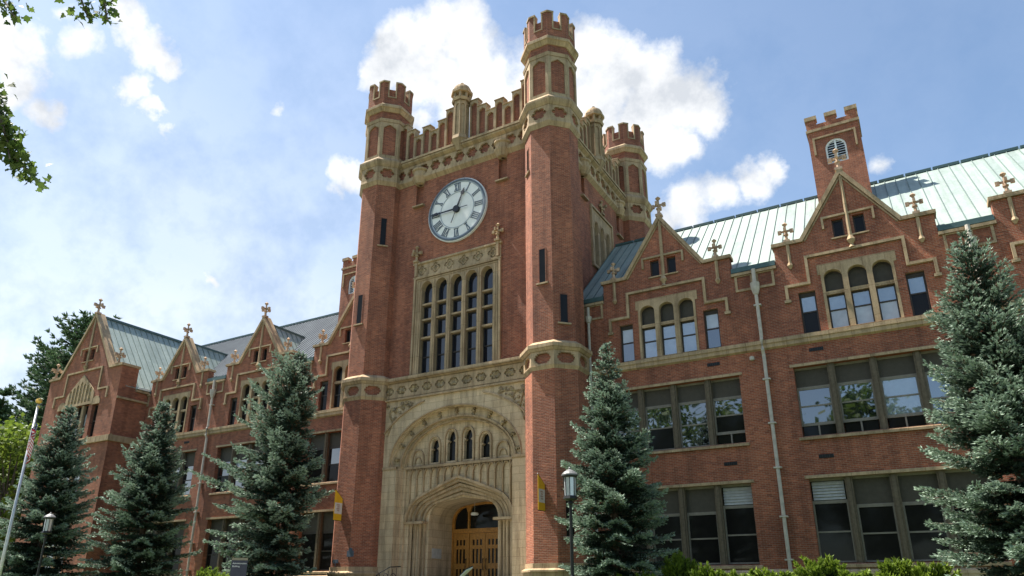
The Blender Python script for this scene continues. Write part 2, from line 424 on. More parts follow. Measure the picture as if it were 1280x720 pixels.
PANES = [GDARK, GREFL, GMID, GBLIND, GWHITE, PANEL]
def mid_window(c, zb, zt, kind, cfg, hw=2.92, nl=4):
    m = MB()
    m.chamf(F1, c-hw-.12, c+hw+.12, zb-.15, zb, -.40, .10, .05)       # sill
    m.fbox(F1, c-hw-.12, c+hw+.12, zt, zt+.11, .002, .05)             # thin stone head
    mw = .27; lw = (2*hw-(nl-1)*mw)/nl
    for k in range(1, nl):
        x = c-hw+k*lw+(k-1)*mw; m.fbox(F1, x, x+mw, zb, zt, -.38, -.10)
        m.fbox(F1, x+.07, x+mw-.07, zb, zt, -.10, -.055)
    root = m.build('window', [TRIM if kind == 'x' else MULL], bld)
    s = MB(); s.chamf(F1, c-hw-.125, c+hw+.125, zb-.155, zb-.002, -.1, .105, .05); s.build('sill', TRIM, root)
    s = MB(); s.fbox(F1, c-hw-.125, c+hw+.125, zt-.002, zt+.112, .002, .055); s.build('lintel', TRIM, root)
    fm = MB(); pm = MB(); lv = MB(); fy = P1+.30; FRM = FR(fy)
    for k in range(nl):
        x0 = c-hw+k*(lw+mw); x1 = x0+lw; cf = cfg[k % len(cfg)]
        fm.fbox(FRM, x0, x1, zt-.09, zt, -.06, .04)
        ptop = zt-.09; pbot = ptop-cf.get('panel', .72)
        if cf.get('louvre'):
            for j in range(6):
                zz = pbot+.05+j*(ptop-pbot-.06)/6
                lv.add([FRM.p(x0+.06, zz, .05), FRM.p(x1-.06, zz, .05), FRM.p(x1-.06, zz+.10, -.01), FRM.p(x0+.06, zz+.10, -.01),
                        FRM.p(x0+.06, zz-.025, .05), FRM.p(x1-.06, zz-.025, .05), FRM.p(x1-.06, zz+.075, -.01), FRM.p(x0+.06, zz+.075, -.01)],
                       [(0, 1, 2, 3), (7, 6, 5, 4), (4, 5, 1, 0), (3, 2, 6, 7), (0, 3, 7, 4), (1, 5, 6, 2)])
            pm.fbox(FRM, x0, x1, pbot, ptop, -.06, -.02, 0)
            fm.fbox(FRM, x0, x1, pbot-.09, pbot, -.06, .035)
        elif cf.get('tall'):
            pm.fbox(FRM, x0, x1, pbot, ptop, -.06, .0, 0); fm.fbox(FRM, x0, x1, pbot-.05, pbot, -.06, .035)
        else:
            pm.fbox(FRM, x0, x1, pbot, ptop, -.06, .01, 5); fm.fbox(FRM, x0, x1, pbot-.06, pbot, -.06, .035)
        sb = zb+.03
        if cf.get('bottom'):
            bh = .42
            pm.fbox(FRM, x0+.04, x1-.04, sb, sb+bh, -.05, -.02, 0); fm.fbox(FRM, x0, x1, sb+bh, sb+bh+.06, -.06, .04)
            fm.fbox(FRM, (x0+x1)/2-.03, (x0+x1)/2+.03, sb, sb+bh, -.06, .035); sb += bh+.06
        sash(fm, pm, x0, x1, sb, pbot-.06, fy, cf.get('meet'), .06, cf['g'])
    fm.build('sash', FRAMEL if kind == 'light' else FRAME, root); pm.build('pane', PANES, root)
    if lv.v: lv.build('louvre', LOUV, root)
    return root
def tri_window(c, glass=(3, 3), side=(3, 3), dark=False):
    m = MB()
    out = [(c-1.36, 11.5), (c+1.36, 11.5), (c+1.36, 13.93), (c+1.47, 13.93), (c+1.47, 14.38), (c-1.47, 14.38), (c-1.47, 13.93), (c-1.36, 13.93)]
    cs = (c-.91, c, c+.91)
    m.slab(F1, out, [arch_poly(x, .345, 11.52, 13.78, .30, 'ellipse', 10) for x in cs], -.36, .035)
    for x in cs: m.fbox(F1, x-.36, x+.36, 13.02, 13.17, -.28, -.06)
    root = m.build('triple_window', TRIM, bld)
    fm = MB(); pm = MB(); y = P1+.22
    for x in cs:
        fm.slab(FR(y), arch_poly(x, .37, 13.15, 13.78, .31, 'ellipse', 10), [arch_poly(x, .30, 13.22, 13.76, .25, 'ellipse', 10)], -.06, .0)
        pm.slab(FR(y), arch_poly(x, .345, 13.15, 13.78, .30, 'ellipse', 10), [], -.06, -.04, 5 if not dark else 0)
        sash(fm, pm, x-.36, x+.36, 11.5, 13.03, y, 12.35, .07, glass)
    fm.build('sash', FRAME, root); pm.build('pane', PANES, root)
    for sgn in (-1, 1):
        x = c+sgn*1.99; fm = MB(); pm = MB()
        fm.fbox(FR(P1+.2), x-.34, x+.34, 13.2, 13.33, -.1, .05)
        sash(fm, pm, x-.34, x+.34, 11.5, 13.22, P1+.2, 12.45, .08, side)
        r2 = fm.build('side_window', FRAME, bld); pm.build('pane', PANES, r2)
    for sgn in (-1, 1):
        fm = MB(); pm = MB(); x = c+sgn*.405; fm.fbox(FR(P1+.18), x-.22, x-.16, 15.5, 16.34, -.05, .03); fm.fbox(FR(P1+.18), x+.16, x+.22, 15.5, 16.34, -.05, .03)
        fm.fbox(FR(P1+.18), x-.16, x+.16, 16.26, 16.34, -.05, .03); fm.fbox(FR(P1+.18), x-.16, x+.16, 15.5, 15.56, -.05, .03)
        pm.fbox(FR(P1+.18), x-.16, x+.16, 15.56, 16.26, -.05, 0, 0)
        r3 = fm.build('attic_window', FRAME, bld); pm.build('pane', PANES, r3)
def bay_trim(c):
    t = MB()   # copings
    def cop(p, q, th=.15, d0=-.5, d1=.11):
        t.ribbon(F1, [p, q], th, d0, d1)
    t.ribbon(F1, [(c-3.13, 15.66), (c-1.90, 15.66), (c, 18.5), (c+1.90, 15.66), (c+3.13, 15.66)], .16, -.5, .12)
    t.ribbon(F1, [(c-1.78, 15.60), (c, 18.26), (c+1.78, 15.60)], .05, .0, .05)
    root = t.build('gable_coping', TRIM, bld)
    f = MB(); finial(f, c, P1+.02, 18.55, 1.0); f.build('finial', FINIAL, root)
    for sg in (-1, 1):
        f = MB(); finial(f, c+sg*2.47, P1+.0, 15.72, .88); f.build('finial', FINIAL, root)
        f = MB(); x = c+sg*2.47
        f.ngon(x, P1-.02, 14.70, 15.62, .065, .065, 6); f.ngon(x, P1-.03, 14.45, 14.60, .03, .115, 6); f.ngon(x, P1-.03, 14.60, 14.73, .115, .07, 6)
        f.build('pendant_shaft', TRIM, root)
    f = MB(); f.ngon(c, P1-.03, 15.3, 18.3, .075, .06, 6); f.ngon(c, P1-.05, 15.0, 15.2, .05, .16, 6); f.ngon(c, P1-.05, 15.2, 15.4, .16, .075, 6)
    f.ngon(c, P1-.05, 14.86, 15.0, .13, .05, 6)
    f.build('pendant_shaft', TRIM, root)
    hd = MB()
    hd.ribbon(F1, [(c-2.75, 13.0), (c-2.75, 13.66), (c-1.83, 13.66), (c-1.83, 14.84), (c+1.83, 14.84), (c+1.83, 13.66), (c+2.75, 13.66), (c+2.75, 13.0)], .115, -.05, .11)
    for sg in (-1, 1): hd.fbox(F1, c+sg*2.75-.13, c+sg*2.75+.13, 12.93, 13.05, -.05, .1)
    hd.build('hood_mould', TRIM, bld); hd = MB()
    hd.ribbon(F1, [(c-.97, 15.95), (c-.97, 16.46), (c+.97, 16.46), (c+.97, 15.95)], .09, -.05, .09)
    hd.chamf(F1, c-.72, c+.72, 15.40, 15.5, -.2, .08, .04)
    hd.build('hood_mould', TRIM, bld)
def between(x0, x1, gap_c, pipe=True):
    m = MB()
    m.chamf(F1, x0, x1, 14.60, 14.80, -.45, .13, .07)
    g = gap_c
    m.slab(F1, rect(g-.83, g+.83, 13.86, 14.60), [rect(g-.73, g-.16, 13.96, 14.55), rect(g+.16, g+.73, 13.96, 14.55)], -.02, .055)
    m.build('parapet_coping', TRIM, bld)
    for q in (g-.73, g+.16): b = MB(); b.fbox(F1, q, q+.57, 13.96, 14.55, -.01, .012); b.build('frieze_panel', BRICKD, bld)
    gt = MB(); gt.fbox(F1, x0+.02, x1-.02, 14.80, 15.02, -.35, .04); gt.build('gutter', COPDARK, bld)
    if pipe:
        p = MB(); px = g+.02
        p.tube([(px, P1-.16, 14.75), (px, P1-.16, 14.05)], .085, 8); p.ngon(px, P1-.17, 13.55, 13.8, .10, .17, 8); p.ngon(px, P1-.17, 13.8, 14.08, .17, .19, 8)
        p.tube([(px, P1-.16, 13.6), (px, P1-.16, 11.6), (px, P1-.24, 11.45), (px, P1-.24, 11.0), (px, P1-.13, 10.8), (px, P1-.13, 1.3)], .075, 8)
        r = p.build('downpipe', PIPE, bld)
        for zz in (13.05, 9.75, 7.9, 6.1, 4.2, 2.6): q = MB(); q.box(px-.15, px+.15, P1-.22, P1, zz-.03, zz+.03); q.build('bracket', PIPE, r)

RB = [-8.8, -.78, 7.22]; LB = [-28.0, -35.95, -43.95]
w = MB(); w.slab(F1, wall_profile(RB, -13.9, 15), sum([bay_holes(c) for c in RB], []), -.42, 0, 0, True)
w.build('wing_wall', BRICK, bld)
w = MB(); w.slab(F1, wall_profile(LB, -47.4, -24.0), sum([bay_holes(c) for c in LB], []), -.42, 0, 0, True)
w.build('wing_wall', BRICK, bld)
# inner core that closes the building behind the windows, and its back
for a_, b_ in ((-47.0, -24.4), (-14.0, 14.9)): w = MB(); w.box(a_, b_, P1+.5, 42.0, 1.0, 14.7); w.build('rear_wall', BRICK, bld)
# string course + water table (also the window ledge)
for x0, x1 in ((-12.6, 15), (-47.3, -25.2)):
    m = MB(); m.chamf(F1, x0, x1, 11.28, 11.5, -.1, .17, .06); m.chamf(F1, x0, x1, 11.02, 11.28, -.1, .12, .08, low=True)
    m.build('string_course', TRIM, bld)
    m = MB(); m.chamf(F1, x0, x1, 2.05, 2.30, -.1, .16, .14); m.fbox(F1, x0, x1, 1.0, 2.05, -.1, .13); m.build('plinth', STONE, bld)
for c in RB+LB: bay_trim(c)
G = dict
tri_window(-8.8, (3, 3), (4, 2)); tri_window(-.78, (3, 4), (3, 0)); tri_window(7.22, (3, 3), (1, 1))
for c in LB: tri_window(c, (0, 0), (0, 0), True)
mid_window(-8.8, 7.25, 10.12, 'light', [G(g=(1, 2)), G(g=(1, 0), panel=.72), G(g=(2, 2)), G(g=(2, 0), bottom=True)])
mid_window(-.78, 7.25, 10.12, 'light', [G(g=(2, 2), bottom=True), G(g=(1, 2), bottom=True), G(g=(3, 3), bottom=True), G(g=(1, 2))])
mid_window(7.22, 7.25, 10.12, 'light', [G(g=(1, 2))])
lowc = [G(g=(0, 0), panel=.95)]
mid_window(-8.8, 2.45, 5.6, 'light', [G(g=(0, 0), panel=.95), G(g=(0, 0), panel=.95), G(g=(0, 0), panel=.95), G(g=(0, 0), panel=.75, louvre=True)])
mid_window(-.78, 2.45, 5.6, 'light', [G(g=(0, 0), panel=.75, louvre=True)]+lowc*3)
mid_window(7.22, 2.45, 5.6, 'light', lowc)
for i, c in enumerate(LB):
    mid_window(c, 7.25, 10.12, 'dark', [G(g=(0, 0)), G(g=(2, 0)), G(g=(2, 2)), G(g=(4, 4), panel=.7)] if i == 0 else [G(g=(2, 0)), G(g=(4, 2)), G(g=(2, 0)), G(g=(2, 2))])
    mid_window(c, 2.45, 5.6, 'dark', [G(g=(0, 0), panel=.95)]*3+([G(g=(4, 2), panel=1.0)] if i == 0 else [G(g=(0, 0), panel=.95)]))
between(-11.85+6.10, -.78-3.05, -4.78); between(-.78+3.05, 7.22-3.05, 3.22); between(7.22+3.05, 15, 11.2)
between(-13.68, -11.85, -12.75, False)
between(-35.95+3.05, -28.0-3.05, -31.95); between(-43.95+3.05, -35.95-3.05, -39.95); between(-47.3, -43.95-3.05, -47.9, False)
# small iron wall vents
for x, z in ((-2.73, 10.76), (-2.94, 6.42), (-6.9, 10.76), (-6.6, 6.42), (5.2, 10.76), (-42.1, 10.77), (-34.0, 10.77), (-37.6, 6.4)):
    v = MB(); v.fbox(F1, x-.27, x+.27, z-.075, z+.075, -.02, .015)
    for k in range(6): v.fbox(F1, x-.25+k*.085, x-.21+k*.085, z-.06, z+.06, .015, .03)
    v.build('wall_vent', IRON, bld)
v = MB(); v.lathe(-5.25, P1-.13, [(.0, 10.62), (.10, 10.66), (.10, 10.8), (0, 10.84)], 10); v.build('wall_light', PIPE, bld)
# corner pipe beside the tower
p = MB(); p.tube([(-12.62, P1-.18, 14.5), (-12.62, P1-.18, 1.3)], .07, 8); p.ngon(-12.62, P1-.18, 13.7, 14.0, .1, .17, 8); p.build('downpipe', PIPE, bld)

# ---------------------------------------------------------------- roofs
def roofplane(mb, a, b, c, d, seam=.55, sh=.04, sw=.024, th=.08, mi=0, smi=1):
    """a-b eave edge, d-c ridge edge; seams run from eave to ridge"""
    a, b, c, d = map(Vector, (a, b, c, d)); n = (b-a).cross(d-a).normalized()
    if n.z < 0: n = -n
    V = [a, b, c, d]+[p-n*th for p in (a, b, c, d)]
    mb.add(V, [(0, 1, 2, 3), (7, 6, 5, 4), (0, 4, 5, 1), (1, 5, 6, 2), (2, 6, 7, 3), (3, 7, 4, 0)], mi)
    k = max(1, int((b-a).length/seam)); e = (b-a).normalized()*sw/2
    for i in range(k+1):
        t = i/k; p = a.lerp(b, t); q = d.lerp(c, t)
        V = [p-e, p+e, q+e, q-e]; V += [v+n*sh for v in V]
        mb.add(V, [(4, 5, 6, 7), (0, 4, 7, 3), (1, 2, 6, 5), (0, 1, 5, 4), (3, 7, 6, 2)], smi)
ZR, YR = 21.0, 36.2
def main_roof(x0, x1, mats, seam, hipleft=False):
    m = MB()
    roofplane(m, (x0, P1+.15, 14.95), (x1, P1+.15, 14.95), (x1, YR, ZR), (x0, YR, ZR), seam)
    roofplane(m, (x1, 2*YR-P1-.15, 14.95), (x0, 2*YR-P1-.15, 14.95), (x0, YR, ZR), (x1, YR, ZR), seam*2)
    r = m.build('roof', mats, bld)
    c = MB()
    n = int((x1-x0)/1.15)
    for i in range(n):
        a = x0+(x1-x0)*i/n; b = x0+(x1-x0)*(i+1)/n-.07
        c.box(a, b, YR-.12, YR+.12, ZR-.05, ZR+.09)
    c.build('ridge_cap', COPDARK, r)
main_roof(-13.5, 15.0, [COPPER, SEAM], .46)
main_roof(-51.7, -24.0, [SLATE, SLATE], .34)
def dormer(c, left):
    m = MB(); yb = 33.35
    for sg in (-1, 1):
        a, b = (c+sg*1.98, P1+.42, 15.25), (c+sg*1.98, yb, 15.25); q, d = (c, yb, 18.2), (c, P1+.42, 18.2)
        roofplane(m, a, b, q, d, .42, .04)
    r = m.build('dormer_roof', [COPPER, SEAM], bld)
    k = MB(); k.box(c-.08, c+.08, P1+.5, yb, 18.17, 18.29); k.build('ridge_cap', COPDARK, r)
for c in RB+LB: dormer(c, c < TC)

# ---------------------------------------------------------------- gabled block at the far left
FC = -51.75; YF = 27.4; FF = FR(YF); XS = -47.25
out = [(FC-4.5, 1.0), (XS, 1.0), (XS, 16.4), (FC+3.1, 16.4), (FC, 20.95), (FC-3.1, 16.4), (FC-4.5, 16.4)]
holes = [rect(FC-1.95, FC+1.95, 7.25, 10.12), rect(FC-1.95, FC+1.95, 2.45, 5.6), rect(FC-1.3, FC+1.3, 11.5, 13.95),
         rect(FC-2.5, FC-1.75, 11.5, 13.85), rect(FC+1.75, FC+2.5, 11.5, 13.85), rect(FC-.65, FC-.18, 17.4, 18.25), rect(FC+.18, FC+.65, 17.4, 18.25)]
w = MB(); w.slab(FF, out, holes, -.4, 0, 0, True)
w.box(XS-.42, XS-.002, YF+.4, 31.5, 1.0, 14.75); w.box(FC-4.5, FC-4.1, YF+.4, 42, 1.0, 14.75); w.box(FC-4.1, XS-.42, YF+.55, 42, 1, 14.4)
w.box(XS-1.15, XS-.003, YF+.4, YF+1.25, 14.75, 16.4); w.box(FC-4.499, FC-3.35, YF+.4, YF+1.25, 14.75, 16.4)
w.build('block_wall', BRICK, bld)
m = MB()
m.ribbon(FF, [(FC-4.6, 16.47), (FC-3.13, 16.47), (FC, 21.08), (FC+3.13, 16.47), (FC+4.6, 16.47)], .17, -.55, .12)
m.box(XS-1.2, XS+.1, YF+.55, YF+1.32, 16.39, 16.56); m.box(FC-4.6, FC-3.3, YF+.55, YF+1.32, 16.39, 16.56)
root = m.build('gable_coping', TRIM, bld)
f = MB(); finial(f, FC, YF, 21.1, 1.15); f.build('finial', FINIAL, root)
for sg in (-1, 1): f = MB(); finial(f, FC+sg*3.95, YF, 16.55, 1.1); f.build('finial', FINIAL, root)
f = MB(); f.ngon(FC, YF-.03, 16.9, 20.7, .1, .08, 6); f.ngon(FC, YF-.05, 16.6, 16.95, .06, .2, 6); f.build('pendant_shaft', TRIM, root)
m = MB(); m.ribbon(FF, [(FC-3.3, 14.2), (FC-3.3, 14.95), (FC-2.15, 14.95), (FC-2.15, 16.6), (FC+2.15, 16.6), (FC+2.15, 14.95), (FC+3.3, 14.95), (FC+3.3, 14.2)], .13, -.03, .1)
m.ribbon(FF, [(FC-1, 17.9), (FC-1, 18.4), (FC+1, 18.4), (FC+1, 17.9)], .09, -.03, .08)
m.chamf(FF, FC-.75, FC+.75, 17.3, 17.4, -.2, .08, .04); m.build('hood_mould', TRIM, bld)
m = MB(); m.slab(FF, arch_poly(FC, 1.72, 13.95, 14.55, 1.75, 'tudor'), [arch_poly(FC+k*.42, .15, 14.15, 14.9+.55*(1-abs(k)/3.2), .3, 'point') for k in (-3, -2, -1, 0, 1, 2, 3)], -.04, .07)
for sg in (-1, 1): m.slab(FF, arch_poly(FC+sg*2.12, .5, 13.86, 13.95, .5, 'ellipse'), [], -.04, .06)
m.build('blind_tympanum', TRIM, bld)
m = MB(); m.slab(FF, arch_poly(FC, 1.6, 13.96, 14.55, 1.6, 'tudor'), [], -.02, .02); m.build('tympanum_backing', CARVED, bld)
for z0, z1, hw, nl in ((11.5, 13.95, 1.3, 3), (7.25, 10.12, 1.95, 3), (2.45, 5.6, 1.95, 3)):
    st = MB(); fm = MB(); pm = MB(); lw = (2*hw-.5)/3
    st.chamf(FF, FC-hw-.12, FC+hw+.12, z0-.15, z0, -.35, .1, .05); st.fbox(FF, FC-hw-.1, FC+hw+.1, z1, z1+.11, .002, .05)
    for k in (1, 2): x = FC-hw+k*lw+(k-1)*.25; st.fbox(FF, x, x+.25, z0, z1, -.35, -.06)
    for k in range(3):
        x = FC-hw+k*(lw+.25); sash(fm, pm, x, x+lw, z0, z1-.6, YF+.26, None, .06, (2, 4) if k == 1 else (4, 2)); pm.fbox(FR(YF+.26), x, x+lw, z1-.6, z1, -.05, 0, 0)
    r = st.build('window', TRIM, bld); fm.build('sash', FRAME, r); pm.build('pane', PANES, r)
for sg in (-1, 1):
    fm = MB(); pm = MB(); x = FC+sg*2.125; sash(fm, pm, x-.375, x+.375, 11.5, 13.86, YF+.25, None, .07, (0, 0)); r = fm.build('side_window', FRAME, bld); pm.build('pane', PANES, r)
for sg in (-1, 1):
    fm = MB(); pm = MB(); x = FC+sg*.415; sash(fm, pm, x-.24, x+.24, 17.4, 18.26, YF+.2, None, .04, (0, 0)); r = fm.build('attic_window', FRAME, bld); pm.build('pane', PANES, r)
SF = SD(XS)
for z0, z1 in ((11.02, 11.5),):
    m = MB(); m.chamf(FF, FC-4.6, XS+.15, z0, z1, -.1, .15, .08); m.chamf(SF, YF+.003, P1-.02, z0+.002, z1-.002, -.1, .148, .08)
    m.chamf(SF, YF+.003, P1-.02, 14.0, 14.2, -.1, .12, .06); m.chamf(SF, YF+1.3, 31.5, 14.72, 14.92, -.3, .15, .06)
    m.build('string_course', TRIM, bld)
m = MB(); m.fbox(SF, YF+1.3, 30.2, 14.92, 15.05, -.2, .2); m.build('gutter', WHITEM, bld)
m = MB(); m.chamf(FF, FC-4.6, XS+.15, 1.0, 2.3, -.1, .15, .14); m.chamf(SF, YF+.003, P1-.05, 1.0, 2.298, -.1, .148, .14); m.build('plinth', STONE, bld)
m = MB()
roofplane(m, (XS+.02, YF+.5, 14.98), (XS+.02, 44, 14.98), (FC, 44, 20.95), (FC, YF+.5, 20.95), .48)
roofplane(m, (2*FC-XS, 44, 14.98), (2*FC-XS, YF+.5, 14.98), (FC, YF+.5, 20.95), (FC, 44, 20.95), .48)
r = m.build('roof', [COPPER, SEAM], bld)
k = MB(); k.box(FC-.12, FC+.12, YF+.6, 44, 20.93, 21.1); k.build('ridge_cap', COPDARK, r)

# ---------------------------------------------------------------- chimneys
def chimney(x0, x1, y0, top):
    y1 = y0+1.6; c = (x0+x1)/2; f = FR(y0); m = MB()
    m.slab(f, rect(x0, x1, 15, top-.5), [arch_poly(c, .48, top-2.95, top-2.05, .48, 'ellipse')], -.25, 0)
    m.box(x0, x1, y0+.25, y1, 15, top-.5)
    n = 3; mw = (x1-x0)/(2*n-1)
    for i in range(n):
        a = x0+2*i*mw
        m.box(a, a+mw, y0+.003, y0+.3, top-.5, top-.22); m.box(a, a+mw, y1-.3, y1-.003, top-.5, top-.22)
    for i in range(2):
        a = y0+.0+i*(y1-y0-.35)
        for xx in (x0, x1-.3): m.box(xx+.002, xx+.298, y0+.62, y0+.98, top-.5, top-.22)
    r = m.build('chimney', BRICK, bld)
    s = MB()
    for i in range(n):
        a = x0+2*i*mw; s.box(a-.05, a+mw+.05, y0-.06, y0+.34, top-.22, top+.0); s.box(a-.05, a+mw+.05, y1-.34, y1+.06, top-.22, top+.0)
    for xx in (x0, x1-.3): s.box(xx-.05, xx+.35, y0+.58, y0+1.02, top-.22, top+.0)
    s.box(x0-.06, x1+.06, y0-.06, y1+.06, top-.92, top-.78)
    s.ribbon(f, [(c-.95, top-2.3), (c-.95, top-1.35), (c+.95, top-1.35), (c+.95, top-2.3)], .1, -.02, .08)
    s.build('stone_cap', TRIM, r)
    l = MB(); l.slab(FR(y0+.1), arch_poly(c, .48, top-2.95, top-2.05, .48, 'ellipse'), [arch_poly(c, .40, top-2.88, top-2.05, .4, 'ellipse')], -.1, .04)
    l.fbox(FR(y0+.1), c-.04, c+.04, top-2.9, top-1.65, -.1, .05)
    for k in range(9):
        z = top-2.86+k*.135; hw = .40 if z < top-2.1 else math.sqrt(max(.01, .16-(z+.05-(top-2.05))**2))
        F_ = FR(y0+.1); l.add([F_.p(c-hw, z, .03), F_.p(c+hw, z, .03), F_.p(c+hw, z+.09, -.05), F_.p(c-hw, z+.09, -.05)], [(0, 1, 2, 3)])
    l.build('louvre', WHITEM, r)
    b = MB(); b.fbox(FR(y0+.2), c-.48, c+.48, top-2.95, top-1.6, -.05, -.02); b.build('louvre_backing', IRON, r)
chimney(-2.02, .34, 34.0, 24.45); chimney(-33.55, -31.2, 34.0, 24.1)

# ---------------------------------------------------------------- tower
OCT = [(math.cos(2*math.pi*i/8), math.sin(2*math.pi*i/8)) for i in range(8)]
def oframes(cx, cy, a):
    for nx, ny in OCT: yield Frame_((cx+nx*a, cy+ny*a, 0), (-ny, nx, 0), (nx, ny, 0))
def turret(cx, cy, slits=()):
    A = 1.28; m = MB()
    m.ngon(cx, cy, 2.5, 10.9, A+.075, A+.075); m.ngon(cx, cy, 10.9, 25.4, A, A); m.ngon(cx, cy, 25.4, 29.9, A-.06, A-.06)
    # battlement: brick wrapped round each corner, crenel in the middle of each face
    T = math.tan(math.pi/8); ab = A+.03; fw = ab*T
    for f in oframes(cx, cy, ab):
        m.fbox(f, -fw, fw, 29.38, 29.92, -.28, 0)
        for sg in (-1, 1):
            m.fbox(f, min(0, sg*.20), max(0, sg*.20), 29.92, 30.55, -.24, -.10)
            u0, u1 = sg*.20, sg*fw; m.fbox(f, min(u0, u1), max(u0, u1), 29.92, 30.98, -.28, 0)
    root = m.build('turret', BRICK, bld)
    s = MB()
    s.ngon(cx, cy, 1.0, 2.2, A+.20, A+.20); s.ngon(cx, cy, 2.2, 2.27, A+.27, A+.27); s.ngon(cx, cy, 2.27, 2.34, A+.27, A+.14); s.ngon(cx, cy, 2.34, 2.54, A+.13, A+.13)
    s.build('base', TRIM, root); s = MB()
    # belt at the third floor
    s.ngon(cx, cy, 10.80, 11.0, A+.05, A+.17); s.ngon(cx, cy, 11.7, 11.84, A+.18, A+.30); s.ngon(cx, cy, 11.84, 12.0, A+.30, A+.30); s.ngon(cx, cy, 12.0, 12.2, A+.28, A+.02)
    fwid = (A+.13)*T
    for f in oframes(cx, cy, A+.13): s.slab(f, rect(-fwid, fwid, 10.95, 11.75), [cusprect(0, 11.35, .42, .25)], -.12, 0)
    s.build('belt', TRIM, root); s = MB()
    # cornice group under the top stage
    s.ngon(cx, cy, 23.72, 23.95, A+.02, A+.16); s.ngon(cx, cy, 23.95, 24.1, A+.16, A+.14)
    for f in oframes(cx, cy, A+.12): s.slab(f, rect(-(A+.12)*T, (A+.12)*T, 24.08, 24.96), [foil(0, 24.52, .43, .35, 6, 4)], -.12, 0)
    s.ngon(cx, cy, 24.94, 25.06, A+.14, A+.24); s.ngon(cx, cy, 25.06, 25.2, A+.24, A+.30); s.ngon(cx, cy, 25.2, 25.3, A+.30, A+.30); s.ngon(cx, cy, 25.3, 25.62, A+.28, A+.02)
    s.build('cornice', TRIM, root); s = MB()
    # panelled stage
    ap = A+.03; fwp = ap*T
    for f in oframes(cx, cy, ap):
        s.slab(f, rect(-fwp, fwp, 25.5, 28.15), [arch_poly(0, .375, 25.80, 27.62, .32, 'tudor')], -.09, 0)
    s.ngon(cx, cy, 28.1, 28.3, A+.06, A+.10); s.ngon(cx, cy, 28.3, 28.38, A+.1, A)
    s.build('panelled_stage', TRIM, root); s = MB()
    s.ngon(cx, cy, 28.88, 29.08, A, A+.16); s.ngon(cx, cy, 29.08, 29.25, A+.2, A+.2); s.ngon(cx, cy, 29.25, 29.42, A+.18, A+.04)
    s.build('upper_cornice', TRIM, root)
    c = MB(); e = .035
    for f in oframes(cx, cy, ab+.012):
        c.fbox(f, -.265, .265, 29.88, 29.96, -.3, .02)
        for sg in (-1, 1):
            c.fbox(f, min(sg*.19, sg*.265), max(sg*.19, sg*.265), 29.96, 30.98, -.3, .02)
            c.fbox(f, min(sg*.18, sg*(fw+.01)), max(sg*.18, sg*(fw+.01)), 30.98, 31.08, -.32, .04)
    c.build('merlon_cap', TRIM, root)
    for k, u0, u1, z0, z1, a in slits:
        f = list(oframes(cx, cy, a))[k]
        g = MB(); g.fbox(f, u0, u1, z0, z1, -.02, .006); g.build('slit_window', GDARK, root)
        g = MB(); g.chamf(f, u0-.12, u1+.12, z0-.12, z0, -.02, .09, .05); g.build('slit_sill', TRIM, root)
        g = MB(); g.ribbon(f, [(u0, z0), (u0, z1), (u1, z1), (u1, z0)], .05, -.01, .012); g.build('slit_frame', BRICKD, root)
    return root
TXL, TXR, TY0, TY1 = -25.03, -13.81, 28.28, 39.5
A0 = 1.282
turret(TXR, TY0, [(6, -.17, .19, 15.15, 16.9, A0), (7, -.2, .2, 13.1, 14.5, A0), (5, -.18, .18, 21.6, 23.0, A0), (7, -.2, .2, 3.6, 5.2, A0+.075)])
turret(TXL, TY0, [(6, -.25, .12, 15.2, 16.9, A0), (7, -.17, .19, 19.9, 21.6, A0)])
turret(TXR, TY1); turret(TXL, TY1)
FW = FR(PW); SX = -13.68; FS = SD(SX)
GC = TC-.05   # centre of great window
# walls
m = MB()
slots = [rect(x-.26, x+.26, 22.3, 23.7) for x in (TC+2.77, TC-2.77)]
m.slab(FW, rect(-24.2, -14.6, 12.0, 25.3), [rect(GC-2.6, GC+2.6, 12.1, 17.7)]+slots, -.5, 0)
m.slab(FS, rect(29.0, 38.8, 11.0, 25.3), [rect(32.95, 35.85, 18.6, 22.1), rect(31.7, 32.15, 22.5, 23.9), rect(37.0, 37.45, 22.5, 23.9)], -.5, 0)
m.box(-24.6, -14.2, PW+.5, 39.6, 12, 25.2); m.box(-25.1, -24.6, 29, 38.8, 1, 25.3); m.box(-24.2, -14.6, 39.3, 39.8, 1, 25.3)
m.box(-25.1, SX-.02, 31.6, 42, 1, 12)
m.box(-25.1, -21.9, 29.6, 31.6, 1, 12); m.box(-16.9, SX-.02, 29.6, 31.6, 1, 12); m.box(-21.9, -16.9, 29.6, 31.6, 6.3, 12)
m.build('tower_wall', BRICK, bld)
